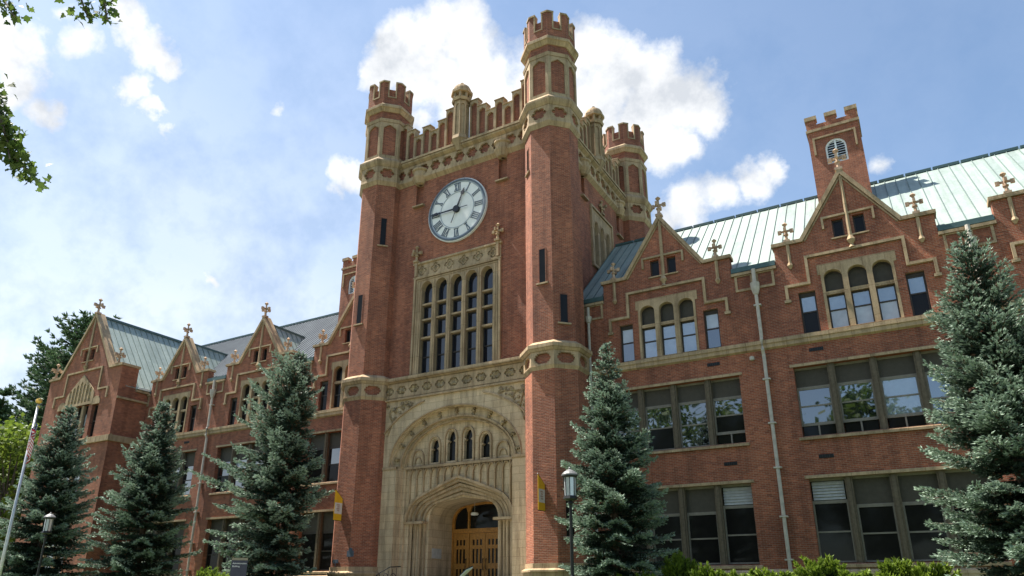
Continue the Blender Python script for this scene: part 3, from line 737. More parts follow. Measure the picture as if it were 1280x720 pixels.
# quatrefoil cornice + parapet (front and right side)
def crown(fr, c, half, corb, npan=7, pitch=.56, pil=.83):
    s = MB()
    u0, u1 = c-half, c+half
    s.chamf(fr, u0, u1, 23.72, 24.08, -.1, .22, .2, low=True)
    n = int(round(2*half/.8)); st = 2*half/n
    s.slab(fr, rect(u0, u1, 24.08, 24.96), [foil(u0+st*(i+.5), 24.52, .36, .35, 6, 4) for i in range(n)], -.02, .15)
    s.chamf(fr, u0, u1, 24.94, 25.2, -.1, .34, .16, low=True); s.chamf(fr, u0, u1, 25.2, 25.5, -.3, .40, .16)
    s.build('quatrefoil_cornice', TRIM, bld)
    pr = MB(); br = MB(); cp = MB()
    hts = [28.1, 27.55, 27.03, 27.5, 27.03, 27.62, 28.15][:npan]
    for sg in (-1, 1):
        for i, zt in enumerate(hts):
            x = c+sg*(pil+pitch*i)
            pr.slab(fr, rect(x-pitch/2, x+pitch/2, 25.42, zt), [arch_poly(x, pitch*.36, 25.58, zt-.32, .18, 'tudor')], -.16, .02, 0, False)
            pr.fbox(fr, x-pitch/2, x+pitch/2, 25.42, zt-.001, -.38, -.22)
            pr.fbox(fr, x-pitch/2, x-pitch/2+.02, 25.42, zt-.001, -.22, -.16); pr.fbox(fr, x+pitch/2-.02, x+pitch/2, 25.42, zt-.001, -.22, -.16)
            br.fbox(fr, x-pitch/2+.02, x+pitch/2-.02, 25.45, zt-.05, -.218, -.10)
            cp.chamf(fr, x-pitch/2-.03, x+pitch/2+.03, zt, zt+.12, -.42, .07, .07)
            if (zt > hts[max(0, i-1)]) or i == 0: pr.fbox(fr, x-.03, x-.03, zt, zt, 0, 0)
    r = pr.build('parapet', TRIM, bld); br.build('parapet_panel', BRICKD, r); cp.build('parapet_coping', TRIM, r)
    # domed pinnacle in the middle
    o = fr.p(c, 0, .06); q = MB(); x, y = o.x, o.y
    q.ngon(x, y, 24.9, 25.5, .2, .52); q.ngon(x, y, 25.5, 25.75, .54, .48); q.ngon(x, y, 25.75, 28.15, .34, .34)
    for nx, ny in OCT: q.ngon(x+.425*(nx*.924-ny*.383), y+.425*(ny*.924+nx*.383), 25.7, 28.1, .035, .035, 4)
    for f in oframes(x, y, .40): q.slab(f, rect(-.165, .165, 25.75, 28.15), [arch_poly(0, .11, 25.95, 27.75, .16, 'point')], -.06, 0)
    q.ngon(x, y, 28.12, 28.28, .5, .56); q.ngon(x, y, 28.28, 28.36, .5, .5)
    q.ngon(x, y, 28.3, 28.68, .30, .30)
    for k in range(8): a = math.pi/8+k*math.pi/4; q.ngon(x+.46*math.cos(a), y+.46*math.sin(a), 28.34, 28.68, .07, .07, 6)
    q.ngon(x, y, 28.68, 28.84, .60, .60)
    q.lathe(x, y, [(.58, 28.84), (.55, 29.0), (.47, 29.18), (.33, 29.31), (.15, 29.36), (.07, 29.40), (.06, 29.5), (.1, 29.56), (.0, 29.64)], 16)
    q.build('pinnacle', TRIM, bld)
    for u in corb:
        k = MB(); o = fr.p(u, 0, 0)
        k.lathe(o.x, o.y, [(.10, 23.58), (.30, 23.62), (.38, 23.78), (.47, 23.92), (.50, 24.02), (.42, 24.08), (.42, 24.36), (.52, 24.42), (.52, 24.52), (0, 24.54)], 12, 0, math.pi/12)
        r = k.build('corbel', TRIM, bld)
        k = MB(); k.chamf(fr, u-.38, u+.38, 22.12, 22.3, -.2, .2, .1); k.build('niche_sill', TRIM, r)
        k = MB(); k.fbox(fr, u-.30, u+.30, 22.3, 23.8, -.3, -.2); k.build('niche_back', BRICKD, r)
crown(FW, TC, 4.55, (TC+2.77, TC-2.77)); crown(FS, (TY0+TY1)/2, 4.35, (31.93, 37.25))
# tower roof deck
m = MB(); m.box(-24.6, -14.2, 28.6, 39.3, 25.2, 25.35); m.build('roof', SLATE, bld)
# ---- clock
CX, CZ, CR = -19.52, 21.17, 1.86
fc = FR(PW-.02)
def disc(fr, cx, cz, r, n=48): return [(cx+r*math.cos(2*math.pi*i/n), cz+r*math.sin(2*math.pi*i/n)) for i in range(n)]
m = MB(); m.slab(fc, disc(fc, CX, CZ, CR*.97), [], -.05, .10); clk = m.build('clock', DIAL, bld)
m = MB(); m.slab(fc, disc(fc, CX, CZ, CR), [disc(fc, CX, CZ, CR*.945)], -.05, .17); m.build('rim', CLKM, clk)
m = MB(); m.slab(fc, disc(fc, CX, CZ, CR*1.03), [disc(fc, CX, CZ, CR*1.0)], -.05, .12); m.build('outer_ring', WHITEM, clk)
m = MB(); m.slab(fc, disc(fc, CX, CZ, CR*.945), [disc(fc, CX, CZ, CR*.90)], .09, .125); m.slab(fc, disc(fc, CX, CZ, CR*.60), [disc(fc, CX, CZ, CR*.575)], .09, .12); m.build('minute_track', CLKR, clk)
NUM = ['XII', 'I', 'II', 'III', 'IIII', 'V', 'VI', 'VII', 'VIII', 'IX', 'X', 'XI']
for h, s in enumerate(NUM):
    ang = -2*math.pi*h/12; m = MB(); wid = {'I': .11, 'V': .21, 'X': .21}
    tw = sum(wid[c] for c in s); x = -tw/2; r0, r1 = CR*.63, CR*.885
    def P_(u, r): return (CX+u*math.cos(ang)-r*math.sin(ang), CZ+u*math.sin(ang)+r*math.cos(ang))
    for c_ in s:
        wd = wid[c_]; xm = x+wd/2
        if c_ == 'I': st = [((xm, r0), (xm, r1), .06)]
        elif c_ == 'V': st = [((x+.03, r1), (xm, r0), .065), ((x+wd-.03, r1), (xm, r0), .03)]
        else: st = [((x+.03, r1), (x+wd-.03, r0), .065), ((x+.03, r0), (x+wd-.03, r1), .03)]
        for a, b, t in st: m.ribbon(fc, [P_(*a), P_(*b)], t, .10, .122+.004*st.index((a, b, t)))
        x += wd
    for rr in (r0, r1): m.ribbon(fc, [P_(-tw/2, rr), P_(tw/2, rr)], .025, .10, .132)
    m.build('numeral', CLKM, clk)
def hand(deg, ln, tail, w0, d):
    a = R(90-deg); ux, uz = math.cos(a), math.sin(a); m = MB()
    def Q(r, s_): return (CX+ux*r-uz*s_, CZ+uz*r+ux*s_)
    m.slab(fc, [Q(0, -w0), Q(ln*.68, -w0*.55), Q(ln*.72, -w0*1.9), Q(ln*.80, -w0*1.7), Q(ln, 0), Q(ln*.80, w0*1.7), Q(ln*.72, w0*1.9), Q(ln*.68, w0*.55), Q(0, w0)], [], d, d+.03)
    m.ribbon(fc, [Q(0, 0), Q(-tail, 0)], .025, d, d+.03)
    m.build('clock_hand', CLKB, clk)
hand(22.5, CR*.70, CR*.45, .055, .17); hand(270, CR*.93, CR*.40, .05, .21)
m = MB(); m.slab(fc, disc(fc, CX, CZ, .20, 20), [], .1, .25); m.build('hand_boss', CLKB, clk)
# ---- great window
GF = FW; m = MB(); pitch = .955; gl = [GC+pitch*(k-2) for k in range(5)]
m.slab(GF, rect(GC-2.66, GC+2.66, 12.05, 17.66), [arch_poly(x, .36, 12.1, 16.9, .44, 'ellipse', 12) for x in gl], -.42, .03)
m.ribbon(GF, [(GC-2.7, 12.1), (GC-2.7, 17.6), (GC+2.7, 17.6), (GC+2.7, 12.1)], .12, 0, .12)
m.ribbon(GF, [(GC-2.55, 12.1), (GC-2.55, 17.45), (GC+2.55, 17.45), (GC+2.55, 12.1)], .05, 0, .07)
for k in range(6):
    x = GC+pitch*(k-2.5); m.fbox(GF, x-.035, x+.035, 12.1, 17.35, .03, .065)
for x in gl:
    for z in (14.14, 15.17, 16.06): m.chamf(GF, x-.37, x+.37, z-.07, z+.08, -.34, -.08, .05)
    m.ribbon(GF, arch_curve(x, .40, 16.9, .46, 'ellipse', 10), .05, .0, .06)
gw = m.build('great_window', TRIM, bld)
m = MB(); m.slab(GF, rect(GC-2.76, GC+2.76, 17.66, 18.42), [foil(GC-2.28+k*.912, 18.03, .34, .31, 4) for k in range(6)], -.05, .06)
m.chamf(GF, GC-2.84, GC+2.84, 18.42, 18.58, -.02, .16, .06); m.fbox(GF, GC-2.8, GC+2.8, 17.60, 17.68, -.02, .13)
for k in range(6):
    x = GC-2.28+k*.912; m.ribbon(GF, [(x-.2, 18.03), (x, 18.24), (x+.2, 18.03), (x, 17.82)], .05, .01, .05, 0, True)
m.build('carved_frieze', TRIM, gw)
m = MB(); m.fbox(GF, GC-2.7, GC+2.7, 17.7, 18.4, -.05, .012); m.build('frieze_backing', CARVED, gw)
for sg in (-1, 1): f = MB(); finial(f, GC+sg*2.62, PW-.14, 18.55, .95); f.fbox(GF, GC+sg*2.62-.07, GC+sg*2.62+.07, 17.7, 18.6, .06, .2); f.build('finial', TRIM, gw)
pm = MB(); fm = MB(); y = PW+.30
for x in gl:
    pm.slab(FR(y), arch_poly(x, .365, 12.08, 16.9, .45, 'ellipse', 12), [], -.06, -.02)
    for z0, z1 in ((12.1, 14.05), (14.22, 15.08), (15.25, 15.97), (16.14, 17.3)):
        zz = z1 if z1 < 17 else 16.9
        fm.fbox(FR(y), x-.36, x-.31, z0, zz, -.04, .03); fm.fbox(FR(y), x+.31, x+.36, z0, zz, -.04, .03); fm.fbox(FR(y), x-.31, x+.31, z0, z0+.05, -.04, .028)
        if z1 < 17: fm.fbox(FR(y), x-.31, x+.31, z1-.05, z1, -.04, .028)
    fm.fbox(FR(y), x-.28, x+.28, 13.05, 13.11, -.04, .03)
pm.build('pane', GTOWER, gw); fm.build('sash', FRAME, gw)
# ---- side window of the tower
m = MB(); m.slab(FS, rect(32.9, 35.9, 18.5, 22.15), [arch_poly(33.55+k*.86, .28, 18.7, 20.9, .5, 'point') for k in range(3)], -.35, .03)
m.ribbon(FS, [(32.85, 18.6), (32.85, 22.2), (35.95, 22.2), (35.95, 18.6)], .12, 0, .12); m.chamf(FS, 32.8, 36.0, 18.4, 18.55, -.1, .14, .06)
for k in range(3): m.ribbon(FS, arch_curve(33.55+k*.86, .35, 20.9, .58, 'point'), .06, 0, .07)
r = m.build('lancet_window', TRIM, bld)
m = MB(); m.fbox(FS, 33, 35.8, 18.6, 21.6, -.35, -.25); m.build('pane', GTOWER, r)
f = MB(); finial(f, SX+.1, 34.4, 22.25, .9); f.build('finial', TRIM, r)
# ---- belt course on the tower front
m = MB(); u0, u1 = -23.9, -14.9
m.chamf(FW, u0, u1, 11.70, 11.86, -.2, .36, .12, low=True); m.fbox(FW, u0, u1, 11.86, 11.98, -.2, .38); m.chamf(FW, u0, u1, 11.98, 12.2, -.45, .36, .2)
FB = FR(PW-.12); n = 11; st = (u1-u0)/n
m.slab(FB, rect(u0, u1, 10.95, 11.72), [foil(u0+st*(i+.5), 11.34, .33, .25, 6, 4) for i in range(n)], -.1, .05)
m.chamf(FB, u0, u1, 10.8, 10.97, -.1, .12, .08)
bc = m.build('belt_course', TRIM, bld)
m = MB(); m.fbox(FB, u0, u1, 10.98, 11.7, -.2, -.02)
for i in range(n): m.slab(FB, foil(u0+st*(i+.5), 11.34, .24, .16, 6, 4), [], -.02, .02)
m.build('carved_panel', CARVED, bc)
# ---- stone portal
Yp = 28.05; PF = FR(Yp); PC = -19.42
H1, SPR = 3.90, 7.40
def bigarch(h, rise, zb=SPR): return arch_poly(PC, h, zb, SPR, rise, 'ellipse', 28)
def keyhole(hl, h, rise, zb=1.0):
    return [(PC-hl, zb)]+[(PC-hl, SPR-.02)]+arch_curve(PC, h, SPR, rise, 'ellipse', 28)+[(PC+hl, SPR-.02), (PC+hl, zb)]
m = MB()
m.slab(PF, rect(-24.05, -14.75, 1.0, 10.9), [keyhole(3.37, 3.86, 2.75)], -.16, 0)
m.slab(FR(Yp+.14), rect(-24.0, -14.8, 1.0, 10.9), [keyhole(3.37, 3.80, 2.69)], -.26, 0)
m.slab(FR(Yp+.36), rect(-24.0, -14.8, 1.0, 10.9), [keyhole(3.36, 3.32, 2.22)], -.18, 0)
m.slab(FR(Yp+.52), rect(-24.0, -14.8, 1.0, 10.9), [keyhole(3.18, 3.18, 2.06)], -.2, 0)
portal = m.build('stone_portal', STONE, bld)
# mouldings, spandrel carving and rosettes
m = MB()
m.ribbon(PF, arch_curve(PC, 3.86, SPR, 2.75, 'ellipse', 40), .06, -.02, .05)
sp = [(x, z) for x, z in arch_curve(PC, 4.9, SPR, 3.42, 'ellipse', 60)]
for sg in (-1, 1):
    pts = [(x, z) for x, z in sp if (x-PC)*sg > 1.55 and abs(x-PC) < 4.32 and z < 10.74]
    m.ribbon(PF, pts, .07, -.02, .09)
m.ribbon(FR(Yp+.36), arch_curve(PC, 3.36, SPR, 2.26, 'ellipse', 40), .09, -.02, .09)
m.ribbon(FR(Yp+.52), arch_curve(PC, 3.21, SPR, 2.09, 'ellipse', 40), .06, -.02, .08)
m.fbox(PF, -24.0, PC-3.37, SPR-.16, SPR-.03, -.1, .06); m.fbox(PF, PC+3.37, -14.85, SPR-.16, SPR-.03, -.1, .06)
m.build('arch_moulding', TRIM, portal)
m = MB()
for sg in (-1, 1):
    rng = random.Random(3+sg)
    poly = [(x, z) for x, z in sp if (x-PC)*sg > 1.75 and abs(x-PC) < 4.2]
    if sg < 0: tri = poly+[(PC-1.9, 10.68), (PC-4.22, 10.68)]
    else: tri = poly+[(PC+4.22, 10.68), (PC+1.9, 10.68)]
    lo = [(x, z+.1) for x, z in poly if z < 10.55]
    for k in range(26):
        x = PC+sg*rng.uniform(2.2, 4.15); zb = SPR+3.42*math.sqrt(max(0, 1-((x-PC)/4.9)**2))+.15; z = rng.uniform(zb, 10.62)
        if zb > 10.5: continue
        rr = rng.uniform(.07, .15); m.slab(PF, foil(x, z, rr, rr*.8, 4, 3, rng.uniform(0, 3)), [], -.01, rng.uniform(.03, .07))
    m.ribbon(PF, [(PC+sg*4.05, 8.95+.0), (PC+sg*3.8, 9.6), (PC+sg*3.95, 10.2), (PC+sg*3.5, 10.45), (PC+sg*2.9, 10.5)], .06, 0, .05)
    c0 = (PC+sg*3.72, 10.12); m.ribbon(PF, [(c0[0]+.3*math.cos(t*.5), c0[1]+.3*math.sin(t*.5)) for t in range(12)], .06, 0, .06)
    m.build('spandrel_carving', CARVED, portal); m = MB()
for i in range(11):
    m = MB()
    a = math.pi*(i+.5)/11; x = PC+3.60*math.cos(a); z = SPR+2.49*math.sin(a); tx, tz = -math.sin(a), math.cos(a)
    for k in (-1, 0, 1): m.slab(FR(Yp+.36), foil(x+math.cos(a)*.13*k, z+math.sin(a)*.13*k, .11-.02*abs(k), .09, 4, 3, a), [], -.02, .13-.04*abs(k))
    m.build('rosette', CARVED, portal)
# tympanum with lancets, blind tracery and door arch
TY = 28.72; TF = FR(TY); DH = 2.0; DS = 4.75; DR = 1.02
lan = []
for k in range(6):
    x = PC+(k-2.5)*1.0; t = abs(k-2.5)
    top = {0.5: 8.82, 1.5: 8.5, 2.5: 7.9}[t]
    lan.append((x, top, t < 2))
hol = [arch_poly(x, .24, SPR+.12, tp-.22, .42, 'point') for x, tp, g_ in lan if g_]
def extra(): pass
m = MB()
door_out = arch_poly(PC, 2.95, 1.7, DS-.1, 1.9, 'tudor')
m.slab(TF, [(PC-3.5, 1.0), (PC-2.95, 1.0)]+door_out[0:0]+[(PC-2.95, 1.7)]+arch_curve(PC, 2.95, DS-.1, 1.9, 'tudor')+[(PC+2.95, 1.7), (PC+2.95, 1.0), (PC+3.5, 1.0), (PC+3.5, SPR)]+[p for p in reversed(arch_curve(PC, 3.5, SPR, 2.42, 'ellipse', 28))]+[(PC-3.5, SPR)], hol, -.3, 0)
ty = m.build('tympanum', STONE, portal)
m = MB()
for x, tp, g_ in lan:
    m.ribbon(TF, [(x-.36, SPR)]+arch_curve(x, .36, tp-.18, .5, 'point')+[(x+.36, SPR)], .07, -.02, .09)
    if g_:   # trefoil cusps
        for sg in (-1, 1): m.slab(TF, foil(x+sg*.22, tp-.30, .10, .08, 4, 3), [], -.2, -.02)
    else: m.ribbon(TF, arch_curve(x, .2, tp-.35, .3, 'point'), .05, -.02, .06)
m.chamf(TF, PC-3.37, PC+3.37, SPR-.14, SPR+.04, -.02, .18, .06)
# blind tracery ribs with small arch heads
nr = 16; stp = 6.7/nr
oc = arch_curve(PC, 3.12, DS-.1, 2.08, 'tudor')
def archz(x, h, zs, rise):
    c = arch_curve(PC, h, zs, rise, 'tudor')
    for (x0, z0), (x1, z1) in zip(c, c[1:]):
        if x0 <= x <= x1 and x1 > x0: return z0+(z1-z0)*(x-x0)/(x1-x0)
    return zs
for i in range(nr+1):
    x = PC-3.35+stp*i; zb = archz(x, 3.12, DS-.1, 2.08) if abs(x-PC) < 3.12 else 1.7
    m.fbox(TF, x-.03, x+.03, zb, SPR-.14, -.02, .12)
    if i < nr:
        xm = x+stp/2; m.ribbon(TF, arch_curve(xm, stp/2-.03, SPR-.46, .28, 'point'), .05, -.02, .10)
m.build('blind_tracery', TRIM, portal)
m = MB()
for x, tp, g_ in lan:
    if g_: m.fbox(TF, x-.3, x+.3, SPR+.05, tp+.35, -.26, -.22)
m.build('lancet_pane', GDARK, portal)
m = MB()
for h, rise, d0, d1, wd in ((3.10, 2.06, -.05, .16, .12), (2.92, 1.88, -.2, .03, .10), (2.72, 1.70, -.3, -.08, .12), (2.50, 1.50, -.4, -.2, .14), (2.27, 1.28, -.4, -.28, .12)):
    m = MB(); m.ribbon(TF, arch_curve(PC, h, DS-.1, rise, 'tudor'), wd, d0, d1); m.build('arch_moulding', TRIM, portal)
for sg in (-1, 1):
    m = MB()
    for h, r_ in ((2.88, .08), (2.66, .06), (2.44, .08), (2.2, .06)):
        o = TF.p(PC+sg*h, 0, -.12-(3-h)*.25); m.ngon(o.x, o.y, 1.7, 4.55, r_, r_, 8); m.ngon(o.x, o.y, 4.45, 4.66, r_, r_+.06, 8); m.ngon(o.x, o.y, 1.7, 2.1, r_+.05, r_+.05, 8)
    m.fbox(TF, min(PC+sg*2.02, PC+sg*3.2), max(PC+sg*2.02, PC+sg*3.2), 4.56, 4.68, -.35, .12)
    m.build('jamb_shafts', TRIM, portal)
# stepped reveal behind the mouldings, then the barrel of the porch
m = MB()
for h, rise, y0, y1 in ((2.8, 1.78, TY+.12, TY+.26), (2.4, 1.4, TY+.24, TY+.42), (2.0, 1.0, TY+.40, 31.3)):
    big = rect(PC-3.3, PC+3.3, 1.0, 7.0)
    hole = arch_poly(PC, h, 1.0-.0001, DS, rise, 'tudor')
    out = [(PC-3.3, 1.0), (PC-h, 1.0)]+arch_curve(PC, h, DS, rise, 'tudor')+[(PC+h, 1.0), (PC+3.3, 1.0), (PC+3.3, 7.0), (PC-3.3, 7.0)]
    m.slab(FR(y0), out, [], -(y1-y0), 0)
m.build('porch', STONE, portal)
# doors
YD = 31.2; DF = FR(YD); m = MB()
arch_o = arch_poly(PC, 1.995, 1.7, DS, 1.0, 'tudor')
ztr = 4.32
m.slab(DF, arch_o, [[(PC-1.85, ztr+.12)]+[(x, z) for x, z in arch_curve(PC, 1.85, DS, .88, 'tudor') if x < PC-1.03]+[(PC-1.03, DS+.5), (PC-1.03, ztr+.12)],
                    [(PC-.93, ztr+.12), (PC-.93, DS+.5)]+[(x, z) for x, z in arch_curve(PC, 1.85, DS, .88, 'tudor') if abs(x-PC) < .9]+[(PC+.93, DS+.5), (PC+.93, ztr+.12)],
                    [(PC+1.03, ztr+.12), (PC+1.03, DS+.5)]+[(x, z) for x, z in arch_curve(PC, 1.85, DS, .88, 'tudor') if x > PC+1.03]+[(PC+1.85, ztr+.12)],
                    rect(PC-1.9, PC-1.03, 1.7, ztr-.1), rect(PC-.93, PC+.93, 1.7, ztr-.1), rect(PC+1.03, PC+1.9, 1.7, ztr-.1)], -.12, .05)
fan = m.build('door_frame', WOOD, bld)
m = MB(); m.slab(DF, arch_poly(PC, 1.95, ztr, DS, .95, 'tudor'), [], -.1, -.06); m.build('fanlight_pane', GDARK, fan)
for x0, x1, hx in ((PC-1.89, PC-1.04, 1), (PC-.92, PC-.01, 1), (PC+.01, PC+.92, -1), (PC+1.04, PC+1.89, -1)):
    m = MB(); wd = x1-x0; hs = []
    for k in range(3):
        xc = x0+wd*(.26+.24*k)
        for z0, z1 in ((3.62, 3.9), (2.74, 3.44), (1.95, 2.48)): hs.append(rect(xc-.06, xc+.06, z0, z1))
    m.slab(DF, rect(x0, x1, 1.72, ztr-.11), hs, -.08, .0); d = m.build('door', WOOD, bld)
    g = MB(); g.fbox(DF, x0+.08, x1-.08, 1.9, 3.95, -.07, -.045); g.build('door_pane', GDARK, d)
    hxp = x1-.08 if hx > 0 else x0+.08
    h = MB(); h.tube([DF.p(hxp, 2.45, 0), DF.p(hxp, 2.45, .08), DF.p(hxp, 2.95, .08), DF.p(hxp, 2.95, 0)], .022, 6); h.build('handle', IRON, d)
m = MB(); m.box(-21.40, -21.37, 29.42, 30.2, 2.95, 3.42); m.build('plaque', mk_plain('pale_plaque', (.45, .44, .42), .5), bld)
m = MB(); m.lathe(-19.75, 30.7, [(0, 5.02), (.16, 5.04), (.22, 5.10), (.18, 5.17), (0, 5.2)], 14); m.tube([(-19.75, 30.7, 5.19), (-19.75, 30.7, 5.78)], .006, 4); m.build('porch_lamp', mk_plain('opal_glass', (.8, .8, .78), .3), bld)
# niche lamp plate on the left turret foot
m = MB(); f = FR(TY0-A0-.08); m.fbox(f, -24.62, -24.2, 3.0, 3.28, 0, .03); m.slab(f, arch_poly(-24.41, .12, 3.28, 3.30, .12), [], 0, .03); m.build('bronze_plaque', CLKM, bld)
m = MB(); m.fbox(f, -25.45, -25.15, 2.72, 2.88, 0, .05); m.tube([f.p(-25.3, 2.72, .04), f.p(-25.3, 2.58, .04)], .02, 6); m.build('wall_conduit', CLKM, bld)

# ================================================================== GROUND, PATH, STEPS
def sheet(name, x0, x1, y0, y1, zf, mat, nx, ny, kind='structure'):
    m = MB(); V = [(x0+(x1-x0)*i/nx, y0+(y1-y0)*j/ny, 0) for j in range(ny+1) for i in range(nx+1)]
    V = [(x, y, zf(x, y)) for x, y, _ in V]
    m.add(V, [(j*(nx+1)+i, j*(nx+1)+i+1, (j+1)*(nx+1)+i+1, (j+1)*(nx+1)+i) for j in range(ny) for i in range(nx)])
    o = m.build(name, mat, None, True); o['kind'] = kind; return o
def gz(x, y):
    t = min(1, max(0, (y-8)/14)); return 1.0*(t*t*(3-2*t))
GRASS = mk_plain('lawn', (.065, .095, .032), .95, 0, 3, .4, .2, .05)
PAVE = mk_plain('concrete_path', (.34, .33, .30), .9, 0, 3, .15, .2, .01)
sheet('ground', -700, 700, -700, 900, lambda x, y: gz(x, y)-.001, GRASS, 140, 800)
sheet('path', PC-2.6, PC+2.6, 6.5, 26.3, lambda x, y: gz(x, y)+.012, PAVE, 6, 60)
sheet('bounce_pavement', -90, 60, -5.5, 6.5, lambda x, y: gz(x, y)+.016, PAVE, 40, 4)  # unseen paving, added to bounce neutral fill light up onto the facade
m = MB()
for k in range(5): m.box(PC-3.3+.0, PC+3.3, 26.2+k*.36, 27.9 if k < 4 else 31.4, 1.0+(k*.14), 1.0+.14*(k+1)-(0 if k < 4 else .001))
m.box(PC-2.0, PC+2.0, 27.9, 31.3, 1.56, 1.701)
o = m.build('steps', PAVE); o['kind'] = 'structure'

# ================================================================== STREET FURNITURE
def lamp(x, y, ztop, label, s=1.0):
    zg = gz(x, y); t = thing('street_lamp', label, 'lamp', (x, y, zg), 'lantern lamps on posts along the walk')
    m = MB(); zl = ztop-.95
    m.lathe(x, y, [(.17, zg), (.17, zg+.12), (.12, zg+.2), (.10, zg+.7), (.12, zg+.74), (.06, zg+.84), (.055, zg+1.0), (.075, zg+1.03), (.05, zg+1.1), (.042, zl-.12), (.07, zl-.08), (.05, zl)], 12)
    m.build('post', IRON, t, True)
    m = MB(); m.ngon(x, y, zl, zl+.05, .10, .19); m.ngon(x, y, zl+.05, zl+.13, .19, .17)
    for k in range(8): a = math.pi/8+k*math.pi/4; m.tube([(x+.165*math.cos(a), y+.165*math.sin(a), zl+.13), (x+.175*math.cos(a), y+.175*math.sin(a), zl+.66)], .013, 4)
    m.ngon(x, y, zl+.64, zl+.70, .18, .20); cage = m.build('lantern', IRON, t)
    g = MB(); g.ngon(x, y, zl+.13, zl+.65, .145, .155); g.build('glass', LAMPG, cage)
    g = MB(); g.lathe(x, y, [(.235, zl+.69), (.235, zl+.73), (.17, zl+.80), (.07, zl+.86), (.03, zl+.88), (.035, zl+.91), (0, zl+.95)], 16); g.build('cap', STEEL if False else mk_plain('grey_cap', (.14, .14, .14), .5), cage)
lamp(-8.54, 18.21, 4.84, 'black lantern lamp post in front of the blue spruce right of the tower')
lamp(-33.4, 17.45, 4.74, 'lantern lamp post standing before the spruce at the far left, near the flagpole')
# flagpole
fx, fy = -29.9, 14.28; zt = 8.50
t = thing('flagpole', 'tall pale metal flagpole at the left edge, gold ball on top', 'flagpole', (fx, fy, gz(fx, fy)))
m = MB(); m.tube([(fx, fy, .3), (fx, fy, 3), (fx, fy, zt)], [.066, .06, .04], 10); m.build('pole', STEEL, t, True)
m = MB(); m.lathe(fx, fy, [(0, zt), (.09, zt+.03), (.12, zt+.11), (.09, zt+.19), (0, zt+.22)], 12); m.build('ball', GOLD, t, True)
m = MB(); m.tube([(fx+.05, fy-.02, zt-.1), (fx+.16, fy-.02, zt-.14), (fx+.18, fy-.02, zt-.2)], .03, 6); m.build('pulley', GOLD, t)
m = MB(); nu, nv = 22, 26; V = []; 
for j in range(nv+1):
    for i in range(nu+1):
        u, v = i/nu, j/nv; d = .62*u**.75
        V.append((fx+.08+d*.86+.05*math.sin(u*9+v*2), fy-d*.35+.09*math.sin(u*13+v*3), zt-.75-v*.95-u*.75-.05*math.sin(u*7)))
Fs = []; Ms = []
for j in range(nv):
    for i in range(nu):
        Fs.append((j*(nu+1)+i, j*(nu+1)+i+1, (j+1)*(nu+1)+i+1, (j+1)*(nu+1)+i))
        mi = 0 if (j*13//nv) % 2 == 0 else 1
        if i < nu*.4 and j < nv*7/13: mi = 2 if not (i % 2 == 1 and j % 2 == 1) else 1
        Ms.append(mi)
m.v = V; m.f = Fs; m.m = Ms; o = m.build('flag', [REDC, WHC, BLC], None, True)
tag(o, 'red and white striped flag hanging limp from the flagpole, partly behind the spruce', 'flag')
# banners (cloth hung between a slanted top edge and a straight hem)
def banner(x, y1, wid, z0, za, zb, label):
    t = thing('banner', label, 'banner', (x, y1, z0), 'gold banners on the tower turrets')
    F_ = Frame_((x, 0, 0), (0, -1, 0), (1, 0, 0)); m = MB(); u0, u1 = -y1, -y1+wid; th = .015
    zm0 = z0+(za-z0)*.30; zm1 = z0+(za-z0)*.80
    m.slab(F_, [(u0, z0), (u1, z0), (u1, zb), (u0, za)], [], -th, th, 0, True); cl = m.build('cloth', YEL, t)
    m = MB(); m.fbox(F_, u0+.02, u1-.02, zm0, zm1, -th-.004, th+.004); m.build('pale_panel', BANW, cl)
    m = MB()
    for k in range(4): zz = zm0+.12+(zm1-zm0-.2)*k/3.6; m.fbox(F_, u0+wid*.35, u0+wid*(.62+.1*(k % 2)), zz, zz+.07, -th-.007, th+.007)
    m.build('faded_print', mk_plain('faded_print_%s' % label[:4], (.42, .26, .2), .8), cl)
    m = MB(); m.tube([F_.p(u0-.02, za, 0), F_.p(u1+.03, zb, 0)], .02, 6); m.tube([F_.p(u0-.02, z0, 0), F_.p(u1+.03, z0, 0)], .02, 6); m.build('bracket', IRON, t)
banner(-25.2, 26.93, .55, 4.72, 5.78, 6.22, 'gold and white banner at the foot of the left turret, beside the white blind')
banner(-13.82, 26.93, .60, 4.62, 5.72, 6.12, 'gold and white banner on the right turret beside the entrance, seen nearly edge-on')
# sign pylon
def textmesh(s, size, loc, rotz, mat, parent, name='lettering'):
    cu = bpy.data.curves.new('t', 'FONT'); cu.body = s; cu.size = size; cu.extrude = .003
    ob = bpy.data.objects.new('t', cu); COL.objects.link(ob)
    bpy.context.view_layer.update(); dg = bpy.context.evaluated_depsgraph_get()
    me = bpy.data.meshes.new_from_object(ob.evaluated_get(dg)); bpy.data.objects.remove(ob)
    me.transform(Matrix.Translation(loc) @ Matrix.Rotation(rotz, 4, 'Z') @ Matrix.Rotation(math.pi/2, 4, 'X'))
    me.materials.clear(); me.materials.append(mat); o = bpy.data.objects.new(name, me); COL.objects.link(o); attach(o, parent); return o
sx, sy = -18.8, 15.73; ang = math.atan2(-sx, sy)
t = thing('sign_pylon', 'dark slate sign slab with small white building name before the tall spruce', 'sign', (sx, sy, gz(sx, sy)))
u = Vector((math.cos(ang), math.sin(ang), 0)); nn = Vector((math.sin(ang), -math.cos(ang), 0)); zb = gz(sx, sy)-.05
SFm = Frame_((sx, sy, 0), u, nn); m = MB(); m.fbox(SFm, -.235, .235, zb, 2.46, -.06, .06); m.build('panel', SIGNM, t)
m = MB(); m.fbox(SFm, -.235, .235, 2.40, 2.47, -.064, .064); m.build('top_strip', TAN, t)
